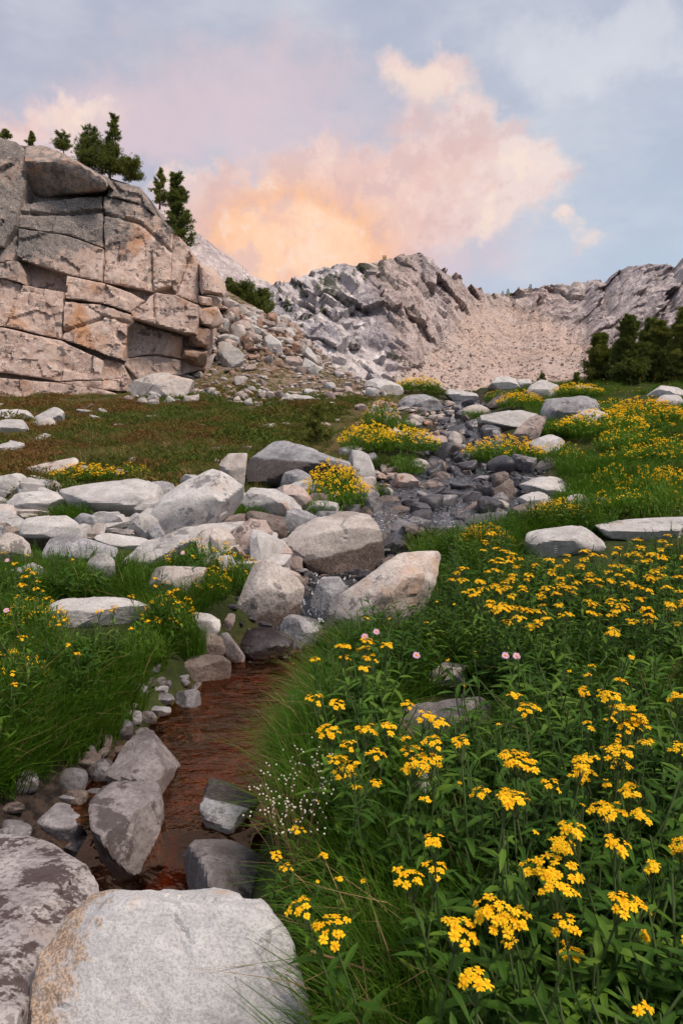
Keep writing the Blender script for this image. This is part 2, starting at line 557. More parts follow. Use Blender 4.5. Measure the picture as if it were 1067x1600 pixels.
# ------------------------------------------------------------------ water
def water_mat(name, gcol, tcol, ior):
    m, T = new_mat(name)
    co = T.n('ShaderNodeTexCoord').outputs['Object']
    s = T.vm('MULTIPLY', co, (1.0, 2.3, 1.0))
    n1 = T.noise(s, 6.0, 3, .5, .9)
    n2 = T.noise(s, 18.0, 2, .5, .6)
    bp = T.n('ShaderNodeBump', {'Height': T.m('ADD', n1, T.m('MULTIPLY', n2, .30)), 'Strength': .6, 'Distance': .04})
    fr = T.n('ShaderNodeFresnel', {'IOR': ior, 'Normal': bp.outputs[0]}).outputs[0]
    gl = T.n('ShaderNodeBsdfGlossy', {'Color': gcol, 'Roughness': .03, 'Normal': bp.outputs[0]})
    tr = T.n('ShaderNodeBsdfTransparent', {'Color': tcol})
    mx = T.n('ShaderNodeMixShader', {0: T.m('MULTIPLY', fr, 1.0, clamp=True)})
    T.t.links.new(tr.outputs[0], mx.inputs[1])
    T.t.links.new(gl.outputs[0], mx.inputs[2])
    # white water where the stream breaks over stones
    fo = T.n('ShaderNodeAttribute', attribute_name='foam').outputs['Fac']
    fo = T.m('MULTIPLY', fo, T.step(T.noise(T.vm('MULTIPLY', co, (1.0, .4, .4)), 34.0, 5, .7, .5), .54, .68))
    wd = T.n('ShaderNodeBsdfPrincipled', {'Base Color': (.72, .74, .78, 1), 'Roughness': .4})
    m2 = T.n('ShaderNodeMixShader', {0: T.m('MULTIPLY', fo, .75)})
    T.t.links.new(mx.outputs[0], m2.inputs[1])
    T.t.links.new(wd.outputs[0], m2.inputs[2])
    finish(T, m2.outputs[0])
    return m


def make_water():
    m = water_mat('stream_water', (1, .58, .36, 1), (.80, .48, .32, 1), 1.95)  # orange tints put the sunset's reflected colour into the water itself
    mb_ = water_mat('brook_water', (.9, .95, 1.0, 1), (.75, .74, .76, 1), 1.6)
    # pool and little fall, one sheet running downstream
    Yl = np.concatenate([np.linspace(1.2, 2.1, 20), np.linspace(2.12, 2.75, 70), np.linspace(2.77, 5.0, 150)])
    U = np.linspace(-1, 1, 70)
    Yg, Ug = np.meshgrid(Yl, U, indexing='ij')
    cx, w = stream_x(Yg), stream_w(Yg) + np.interp(Yg, [2.1, 2.5, 2.8], [.10, .12, .40])
    Xg = cx + Ug * w
    zl = np.interp(Yg, [1.2, 2.16, 2.28, 2.40, 2.52, 5.0], [-.285, -.285, -.26, -.07, -.005, 0.0])
    P = np.stack([Xg.ravel(), Yg.ravel(), np.zeros(Xg.size)], 1)
    rip = perlin(P * np.array([5, 11, 1])) * .0055 + perlin(P * np.array([11, 24, 1]) + 9) * .0016
    Z = zl + rip.reshape(zl.shape)
    foam = np.exp(-((Yg - 2.24) / .07) ** 2) * .75 + .35 * np.exp(-((Yg - 4.75) / .14) ** 2)
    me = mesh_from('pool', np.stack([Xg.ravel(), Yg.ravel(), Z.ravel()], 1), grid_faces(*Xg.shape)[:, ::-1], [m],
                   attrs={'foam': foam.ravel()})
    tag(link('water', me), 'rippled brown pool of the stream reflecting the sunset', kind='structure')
    # upper run among the stones
    Yl = np.exp(np.linspace(math.log(4.95), math.log(30), 170))
    U = np.linspace(-1, 1, 40)
    Yg, Ug = np.meshgrid(Yl, U, indexing='ij')
    Xg = stream_x(Yg) + Ug * (stream_w(Yg) + .1)
    P = np.stack([Xg.ravel(), Yg.ravel(), np.zeros(Xg.size)], 1)
    Z = stream_z(Yg) + .055 + (perlin(P * np.array([4, 6, 1])) * .02 + perlin(P * 1.1) * .03).reshape(Xg.shape)
    foam = np.clip(.55 + .6 * sstep(7.6, 6.4, Yg.ravel()) + perlin(P * np.array([1.2, .7, 1])) * 1.2, 0, 1.3) * sstep(14, 9, Yg.ravel())
    me = mesh_from('brook', np.stack([Xg.ravel(), Yg.ravel(), Z.ravel()], 1), grid_faces(*Xg.shape)[:, ::-1], [mb_],
                   attrs={'foam': foam})
    tag(link('brook', me), 'shallow brook trickling down between dark wet stones', kind='structure')


make_water()


# ------------------------------------------------------------------ mountains
def mountain_mat():
    m, T = new_mat('mountain_rock')
    co = T.n('ShaderNodeTexCoord').outputs['Object']
    z = T.n('ShaderNodeSeparateColor', {0: T.n('ShaderNodeAttribute', attribute_name='zone').outputs['Color']}).outputs
    n1 = T.noise(co, .022, 6, .68)
    n2 = T.noise(T.vm('MULTIPLY', co, (1.0, 1.0, .5)), .12, 5, .7)
    n3 = T.noise(co, .9, 5, .7)
    vo = T.n('ShaderNodeTexVoronoi', {'Vector': co, 'Scale': .42}).outputs
    c = T.mix(T.step(n1, .40, .58), lin(150, 145, 152), lin(196, 188, 188))
    c = T.mix(T.step(n2, .52, .66), c, lin(226, 218, 216))
    c = T.mix(T.step(n2, .44, .34, 0, .7), c, lin(98, 94, 104))
    brown = T.mix(T.step(n3, .40, .62), lin(150, 126, 114), lin(198, 174, 162))
    c = T.mix(T.m('MULTIPLY', z[2], .55), c, brown)
    scree = T.mix(T.step(n3, .36, .66), lin(160, 136, 124), lin(210, 190, 178))
    scree = T.mix(T.step(n1, .40, .62, 0, .5), scree, lin(176, 164, 160))
    scree = T.mix(T.step(vo[0], .30, .10, 0, .55), scree, lin(222, 210, 202))
    scree = T.mix(T.step(n2, .50, .34, 0, .6), scree, lin(124, 106, 100))
    c = T.mix(z[0], c, scree)
    gr = T.noise(co, .05, 5, .74)
    c = T.mix(T.m('MULTIPLY', z[1], T.step(gr, .50, .58)), c, (.022, .034, .015))
    bp = T.n('ShaderNodeBump', {'Height': T.m('ADD', n2, T.m('MULTIPLY', n3, .15)), 'Strength': .9, 'Distance': 6.0})
    b = T.n('ShaderNodeBsdfPrincipled', {'Base Color': c, 'Roughness': .95, 'Normal': bp.outputs[0]})
    b.inputs['Specular IOR Level'].default_value = .05
    finish(T, b.outputs[0])
    return m


MM = mountain_mat()
RIDGE = np.array([(380, 458), (430, 446), (470, 436), (500, 426), (540, 416), (585, 409), (625, 403), (650, 403), (662, 416), (700, 430),
                  (735, 444), (755, 458), (780, 460), (810, 455), (838, 453), (852, 441), (862, 448), (900, 446), (925, 441),
                  (935, 437), (945, 441), (960, 426), (985, 413), (1010, 412), (1030, 415), (1048, 418), (1060, 406), (1080, 400),
                  (1150, 396), (1300, 420), (1500, 470)], float)


def make_mountain():
    nu, nv = 560, 240
    pxs = np.linspace(300, 1480, nu)
    ridge = np.interp(pxs, RIDGE[:, 0], RIDGE[:, 1])
    # jagged teeth along the crest
    xx = np.stack([pxs * .045, np.zeros(nu), np.zeros(nu)], 1)
    ridge = ridge + fbm(xx, 4, .62) * np.interp(pxs, [400, 640, 760, 800, 1000, 1100], [2.5, 4, 4, 9, 9, 9])
    Yb = np.interp(pxs, [300, 450, 640, 780, 900, 1067, 1400], [230, 240, 280, 330, 330, 300, 280])
    Yc = np.interp(pxs, [300, 430, 640, 720, 800, 900, 1000, 1067, 1400], [330, 345, 430, 500, 600, 620, 560, 520, 480])
    t = np.concatenate([np.linspace(0, 1, nv - 30), 1 + np.linspace(0.02, .6, 30)])
    Tg, Pg = np.meshgrid(t, pxs, indexing='ij')
    row = 640 + (ridge[None, :] - 640) * np.minimum(Tg, 1)
    prof = np.where(Tg < 1, Tg ** 1.0, Tg)
    Y = Yb + (Yc - Yb) * prof
    r0, r1, r2 = (Pg - 533.5) / F, None, None
    b = (800 - row) / F
    cp, sp = math.cos(PITCH), math.sin(PITCH)
    ry, rz = cp + b * sp, -sp + b * cp
    X = r0 / ry * Y
    Z = 1.5 + rz / ry * Y - np.maximum(Tg - 1, 0) * 160
    P = np.stack([X.ravel(), Y.ravel(), Z.ravel()], 1)
    # scree bowl: smooth; cliffs: rough
    def inside(poly):
        return poly_dist(np.stack([Pg.ravel(), row.ravel()], 1), np.array(poly, float))
    scree = sstep(-14, 16, inside([(560, 650), (610, 590), (650, 560), (690, 530), (735, 470), (775, 468), (830, 480), (880, 505), (930, 530), (1000, 600), (1010, 660)])
                  + 14 * fbm(P * .02, 3))
    scree = np.maximum(scree, .8 * sstep(-10, 10, inside([(740, 462), (790, 462), (800, 500), (740, 520)]) + 9 * fbm(P * .03, 3)))
    rough = 1 - .93 * scree
    sh = np.array([[1, 0, 0], [0, 1, 0], [.12, 0, .6]])
    Pw = P @ sh.T + fbm(P * .03, 3)[:, None] * 6
    n = fbm(P * .011 + 3, 4, .5, ridged=True) - .2
    n2 = facets(Pw * .030, 1, .9)
    n3 = facets(Pw * np.array([.10, .10, .075]) + 7, 2, .9)
    n4 = facets(Pw * np.array([.30, .30, .2]) + 3, 5, .9)
    amp = rough * (sstep(0, .12, Tg.ravel())) * np.where(Tg.ravel() > 1, .3, 1.0)
    keep = 1 - .6 * sstep(.9, 1.0, Tg.ravel())
    depth = (n * 13 + n2 * 10 + n3 * 2.8 + n4 * .8) * amp + scree * (fbm(P * .5, 3) * .7)
    P[:, 1] -= depth
    P[:, 2] += (n3 * 2.2 + n2 * 2.5 + n4 * .8) * amp * keep
    P[:, 0] += n3 * 1.5 * amp * keep
    green = np.clip(1 - np.abs((Pg - 455) / 110), 0, 1) * sstep(.15, .8, Tg) * .95 + .42 * sstep(700, 560, Pg) * sstep(640, 480, row)
    green = np.maximum(green, .25 * sstep(.2, .6, Tg))
    green[Tg > .93] = np.maximum(green[Tg > .93], (.9 * sstep(660, 560, Pg))[Tg > .93])
    brown = np.clip(np.exp(-((Pg - 625 - (row - 480) * .35) / 40) ** 2) + np.exp(-((Pg - 800) / 70) ** 2) + .8 * np.exp(-((Pg - 735) / 30) ** 2)
                    + .5 * sstep(600, 720, Pg) + .4 * np.exp(-((Pg - 640) / 22) ** 2), 0, 1)
    me = mesh_from('mountain', P, grid_faces(*Tg.shape), [MM], sharp=32,
                   attrs={'zone': np.stack([scree, green.ravel(), brown.ravel() * (1 - scree)], 1)})
    global SCREE
    SCREE = (P, scree, row.ravel(), Pg.ravel())
    tag(link('mountain', me), 'grey granite mountain ridge with a brown scree bowl', kind='structure')
    # the farther peak behind the cliff
    nu, nv = 160, 80
    pxs = np.linspace(120, 520, nu)
    rp = np.interp(pxs, [120, 240, 275, 300, 322, 345, 375, 400, 425, 460, 520], [340, 325, 342, 360, 374, 393, 413, 433, 445, 462, 480])
    rp = rp + fbm(np.stack([pxs * .06, np.zeros(nu), np.ones(nu)], 1), 4) * 2.2
    t = np.concatenate([np.linspace(0, 1, nv - 12), 1 + np.linspace(.03, .5, 12)])
    Tg, Pg = np.meshgrid(t, pxs, indexing='ij')
    row = 620 + (rp[None, :] - 620) * np.minimum(Tg, 1)
    Y = 900 + 500 * Tg
    b = (800 - row) / F
    ry, rz = cp + b * sp, -sp + b * cp
    P = np.stack([((Pg - 533.5) / F / ry * Y).ravel(), Y.ravel(), (1.5 + rz / ry * Y - np.maximum(Tg - 1, 0) * 500).ravel()], 1)
    P[:, 1] -= (fbm(P * .011, 4, .5, ridged=True) * 22 + facets(P * .03, 1, .8) * 7 + facets(P * .1, 2, .8) * 3) * sstep(0, .2, Tg.ravel())
    z = np.stack([np.full(P.shape[0], .22), np.zeros(P.shape[0]), np.full(P.shape[0], .25)], 1)
    me = mesh_from('far_peak', P, grid_faces(*Tg.shape), [MM], attrs={'zone': z})
    tag(link('mountain_peak', me), 'far grey peak sloping down behind the cliff', kind='structure')


def poly_dist(P, poly):
    """signed distance to a polygon, positive inside"""
    n = len(poly)
    dmin = np.full(len(P), 1e9)
    ins = np.zeros(len(P), bool)
    for i in range(n):
        a, b = poly[i], poly[(i + 1) % n]
        ab = b - a
        tt = np.clip(((P - a) @ ab) / max(ab @ ab, 1e-9), 0, 1)
        dmin = np.minimum(dmin, np.linalg.norm(P - (a + tt[:, None] * ab), axis=1))
        cond = (a[1] > P[:, 1]) != (b[1] > P[:, 1])
        with np.errstate(divide='ignore', invalid='ignore'):
            xi = (b[0] - a[0]) * (P[:, 1] - a[1]) / (b[1] - a[1]) + a[0]
        ins ^= cond & (P[:, 0] < xi)
    return np.where(ins, dmin, -dmin)


make_mountain()

# ------------------------------------------------------------------ rocks
_ICO = {}


def ico(sub):
    if sub not in _ICO:
        bm = bmesh.new()
        bmesh.ops.create_icosphere(bm, subdivisions=sub, radius=1.0)
        bm.verts.ensure_lookup_table()
        v = np.array([x.co[:] for x in bm.verts])
        v /= np.linalg.norm(v, axis=1)[:, None]
        f = np.array([[x.index for x in q.verts] for q in bm.faces])
        bm.free()
        _ICO[sub] = (v, f)
    return _ICO[sub]


def hull_planes(Q):
    bm = bmesh.new()
    for q in Q:
        bm.verts.new(q)
    r = bmesh.ops.convex_hull(bm, input=bm.verts)
    pl = []
    c = Q.mean(0)
    for f in bm.faces:
        f.normal_update()
        n = np.array(f.normal[:])
        if np.linalg.norm(n) < .5 or f.calc_area() < 1e-5:
            continue
        p = np.array(f.verts[0].co[:])
        d = n @ (p - c)
        if d < 0:
            n, d = -n, -d
        if any(n @ a > .992 and abs(d - e) < .03 for a, e in pl):
            continue
        pl.append((n, max(d, .02)))
    bm.free()
    return c, np.array([a for a, _ in pl]), np.array([e for _, e in pl])


def rock_verts(N, D, sub, p, amp, seed, ext, chips=10, cut=(.64, .94)):
    """star-shaped rock bounded by the planes N.x = D (in unit box space), rounded edges, chipped and roughened"""
    rs = np.random.default_rng(seed)
    v, f = ico(sub)
    k = np.maximum(v @ N.T / D[None, :], 1e-6)
    r = (k ** p).sum(1) ** (-1 / p)
    if chips:
        C = rs.normal(size=(chips, 3))
        C /= np.linalg.norm(C, axis=1)[:, None]
        for c in C:
            s = (v * r[:, None]) @ c
            lim = s.max() * rs.uniform(*cut)
            over = s > lim
            r[over] *= lim / s[over]
    P = v * r[:, None] * ext
    s = float(np.mean(ext))
    off = rs.uniform(-40, 40, 3)
    n = fbm(P / s * 1.6 + off, 5, .55) * amp * .55 + facets(P / s * 1.2 + off, 3, .7) * amp * .95
    if sub >= 4:
        n += facets(P / s * 4.0 + off, 4, .7) * amp * .35 + fbm(P / s * 14 + off, 2) * amp * .14
    P = P + v * (n * s)[:, None]
    return P, f


def refit(P, Q):
    """stretch the rock back to the width and top height of the hull it came from"""
    xm = (Q[:, 0].min() + Q[:, 0].max()) / 2
    sx = min(np.ptp(Q[:, 0]) / np.ptp(P[:, 0]), 1.4)
    P[:, 0] = xm + (P[:, 0] - (P[:, 0].min() + P[:, 0].max()) / 2) * sx
    zb, zt = P[:, 2].min(), P[:, 2].max()
    P[:, 2] = zb + (P[:, 2] - zb) * min((Q[:, 2].max() - zb) / (zt - zb), 1.4)
    return P


ROCKS = []          # footprints: x, y, r


def sun_stain(P, lo, hi):
    return sstep(hi, lo, P)


def rock_px(label, mat, pts, ridge=None, Y=None, th=.6, tilt=.35, p=90, amp=.034, sub=5, stain_shade=None, name='boulder', cat='boulder',
            group=None, chips=13, deep=.35, base=None):
    """a boulder from its outline in photo pixels; its distance comes from where its foot meets the ground"""
    pts = np.array(pts, float)
    x0, x1, y0, y1 = pts[:, 0].min(), pts[:, 0].max(), pts[:, 1].min(), pts[:, 1].max()
    cx, cy, H = (x0 + x1) / 2, (y0 + y1) / 2, y1 - y0
    if Y is None:
        Yb = hit(*(base or (cx, y1)))[1]
        W = (x1 - x0) / F * Yb
        Y = Yb + .3 * th * W
    W = (x1 - x0) / F * Y
    t = th * W
    Q = []
    for x, y in pts:
        dy = tilt * t * (cy - y) / (H / 2)
        q = at(x, y, Y + dy)
        Q.append(q)
        c = at(cx, cy, Y)
        bq = c + (q - c) * np.array([.86, 1, .80])
        bq[1] = Y + t * .55
        bq[2] -= .06 * t
        Q.append(bq)
        if y > cy:
            e = q.copy()
            e[2] -= deep * H / F * Y
            e[0] = c[0] + (e[0] - c[0]) * .9
            e[1] += .08 * t
            Q.append(e)
    if ridge:
        for x, y in ridge:
            Q.append(at(x, y, Y - .52 * t))
    else:
        rr_ = random.Random(int(x0 * 3 + y0))
        for u in (.2, .55, .82):
            Q.append(at(x0 + (x1 - x0) * (u + rr_.uniform(-.1, .1)), cy + H * rr_.uniform(-.02, .26), Y - (.48 if u == .55 else .38) * t))
    Q = np.array(Q)
    lo, hi = Q.min(0), Q.max(0)
    mid, ext = (lo + hi) / 2, (hi - lo) / 2
    c, N, D = hull_planes((Q - mid) / ext)
    seed = int(abs(x0 * 131 + y0 * 7919 + x1)) % 100003
    P, f = rock_verts(N, D, sub, p, amp, seed, ext, chips)
    P = P + mid + c * ext
    P = refit(P, Q)
    org = np.array([mid[0], mid[1], max(T0(mid[0:1], mid[1:2])[0], P[:, 2].min())])
    st = None
    if stain_shade is not None:          # (pixel row where the dark foot starts, softness in px)
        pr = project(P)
        st = sstep(stain_shade[0] - stain_shade[1] * 2, stain_shade[0] + stain_shade[1] * 2, pr[:, 1] + (0 if len(stain_shade) < 3 else (pr[:, 0] - cx) * stain_shade[2]))
    me = mesh_from(name, P - org, f, [M[mat]], attrs={'stain_shade': st} if st is not None else None, sharp=24)
    o = link(name, me, loc=org)
    tag(o, label, cat, group)
    ROCKS.append((mid[0], mid[1], (ext[0] + ext[1]) / 2))
    return o


def zoomer(ox, oy, s):
    return lambda *pts: [(ox + x / s, oy + y / s) for x, y in pts]


ZA, ZB, ZC = zoomer(0, 700, 3.557), zoomer(250, 680, 2.884), zoomer(560, 580, 3.138)
ZD, ZE, Z5, Z6, Z1 = zoomer(800, 480, 3.996), zoomer(290, 430, 3.049), zoomer(0, 850, 1.976), zoomer(0, 1100, 1.976), zoomer(0, 180, 1.976)
Z7 = zoomer(420, 820, 1.649)
FF = lambda *pts: list(pts)


def rock_3d(label, mat, pts, p=50, amp=.03, sub=6, name='boulder', cat='boulder', stain_shade=None, chips=8, push=.7, drop=.5):
    """a near boulder from pixel points that each carry their own distance"""
    Q = []
    for x, y, Y in pts:
        q = at(x, y, Y)
        Q.append(q)
        Q.append(q + np.array([0, .12, -drop]))
    Q = np.array(Q)
    lo, hi = Q.min(0), Q.max(0)
    mid, ext = (lo + hi) / 2, (hi - lo) / 2
    c, N, D = hull_planes((Q - mid) / ext)
    P, f = rock_verts(N, D, sub, p, amp, int(abs(pts[0][0] * 13 + pts[0][1])), ext, chips)
    P = refit(P + mid + c * ext, Q)
    st = None
    if stain_shade:
        st = stain_shade(project(P), P)
    org = np.array([mid[0], mid[1], P[:, 2].min()])
    o = link(name, mesh_from(name, P - org, f, [M[mat]], attrs={'stain_shade': st} if st is not None else None, sharp=24), loc=org)
    ROCKS.append((mid[0], mid[1], (ext[0] + ext[1]) / 2))
    return tag(o, label, cat)


def z6d(*pts):
    return [(x / 1.976, 1100 + y / 1.976, Y) for x, y, Y in pts]


def z5d(*pts):
    return [(x / 1.976, 850 + y / 1.976, Y) for x, y, Y in pts]


# ---- foreground
M['pale_big'] = granite('pale_granite_near', (.47, .465, .475), (.54, .535, .545), (.61, .605, .605), scale=4.5, lichen=(.26, .25, .25), lichen_amt=.12,
                        lichen_scale=14.0, ochre=(.50, .35, .24), ochre_amt=.35, stain_shade=(.25, .175, .12), speck=.36, spread=.02, grain=2.6, bump=1.0)
rock_3d('big pale granite boulder with a warm brown flank, at the foot of the flower bank', 'pale_big',
        z6d((285, 580, 1.56), (400, 572, 1.60), (470, 555, 1.64), (560, 562, 1.64), (640, 580, 1.62), (745, 617, 1.58), (815, 606, 1.57),
            (842, 655, 1.53), (900, 715, 1.50), (912, 775, 1.48), (940, 835, 1.46), (985, 1020, 1.42), (200, 660, 1.49), (100, 810, 1.42), (0, 1000, 1.33),
            (420, 610, 1.475), (330, 655, 1.455), (640, 648, 1.475), (800, 660, 1.475), (250, 1020, 1.33), (700, 1020, 1.355), (560, 1200, 1.28), (60, 1200, 1.24), (1030, 1200, 1.36)), amp=.040, p=110, chips=4,
        stain_shade=lambda pr, P: .60 * sstep(60, -60, pr[:, 0] + 45 * fbm(P * 4, 3) - np.interp(pr[:, 1], [1385, 1400, 1430, 1500, 1600], [215, 190, 168, 156, 128])))
rock_3d('broad tan boulder speckled with dark maroon lichen, beside the brown-flanked pale boulder', 'spotted',
        z6d((-260, 400, 2.2), (0, 388, 2.22), (60, 392, 2.24), (170, 425, 2.18), (235, 470, 2.06), (308, 530, 1.92), (318, 580, 1.80), (210, 690, 1.62), (110, 850, 1.42),
            (20, 1000, 1.26), (-300, 700, 1.6), (-260, 1000, 1.25), (60, 520, 1.94), (-20, 760, 1.52)), amp=.025, p=30)
rock_3d('long tilted rock with a brown crest and pale grey flank leaning into the pool', 'mauve',
        z5d((425, 560, 3.16), (480, 585, 3.12), (552, 632, 3.02), (512, 700, 2.86), (490, 760, 2.72), (390, 605, 3.06), (355, 655, 2.94), (336, 720, 2.80),
            (395, 650, 2.90), (372, 735, 2.70)), drop=.34, amp=.03, p=70, sub=5)
rock_3d('chunky dark brown rock with a pale water line beside the little fall', 'mauve',
        z5d((340, 745, 2.78), (400, 745, 2.66), (490, 765, 2.66), (500, 825, 2.58), (470, 885, 2.44), (462, 950, 2.36), (405, 975, 2.28), (330, 950, 2.26), (284, 910, 2.34),
            (277, 835, 2.50), (430, 860, 2.34), (320, 850, 2.36)), drop=.22, amp=.035, p=50, sub=5)
rock_3d('two-toned wedge rock, dark on top and grey in front, standing in the pool', 'grey',
        z5d((640, 735, 2.86), (700, 745, 2.84), (795, 812, 2.72), (797, 832, 2.66), (742, 884, 2.50), (690, 882, 2.46), (625, 855, 2.48), (612, 828, 2.56), (626, 775, 2.66),
            (640, 790, 2.60), (760, 835, 2.58)), drop=.20, amp=.025, p=70, sub=5,
        stain_shade=lambda pr, P: sstep(1262, 1250, pr[:, 1] - (pr[:, 0] - 360) * .25) * .9)
rock_3d('dark mauve rounded rock below the pool, behind the brown-flanked pale boulder', 'mauve',
        z5d((610, 870, 2.46), (650, 885, 2.46), (725, 920, 2.42), (822, 988, 2.34), (830, 1060, 2.14), (740, 1115, 1.98), (610, 1085, 2.02), (553, 1000, 2.16),
            (562, 950, 2.30), (660, 1000, 2.12)), drop=.30, amp=.03, p=34, sub=5)

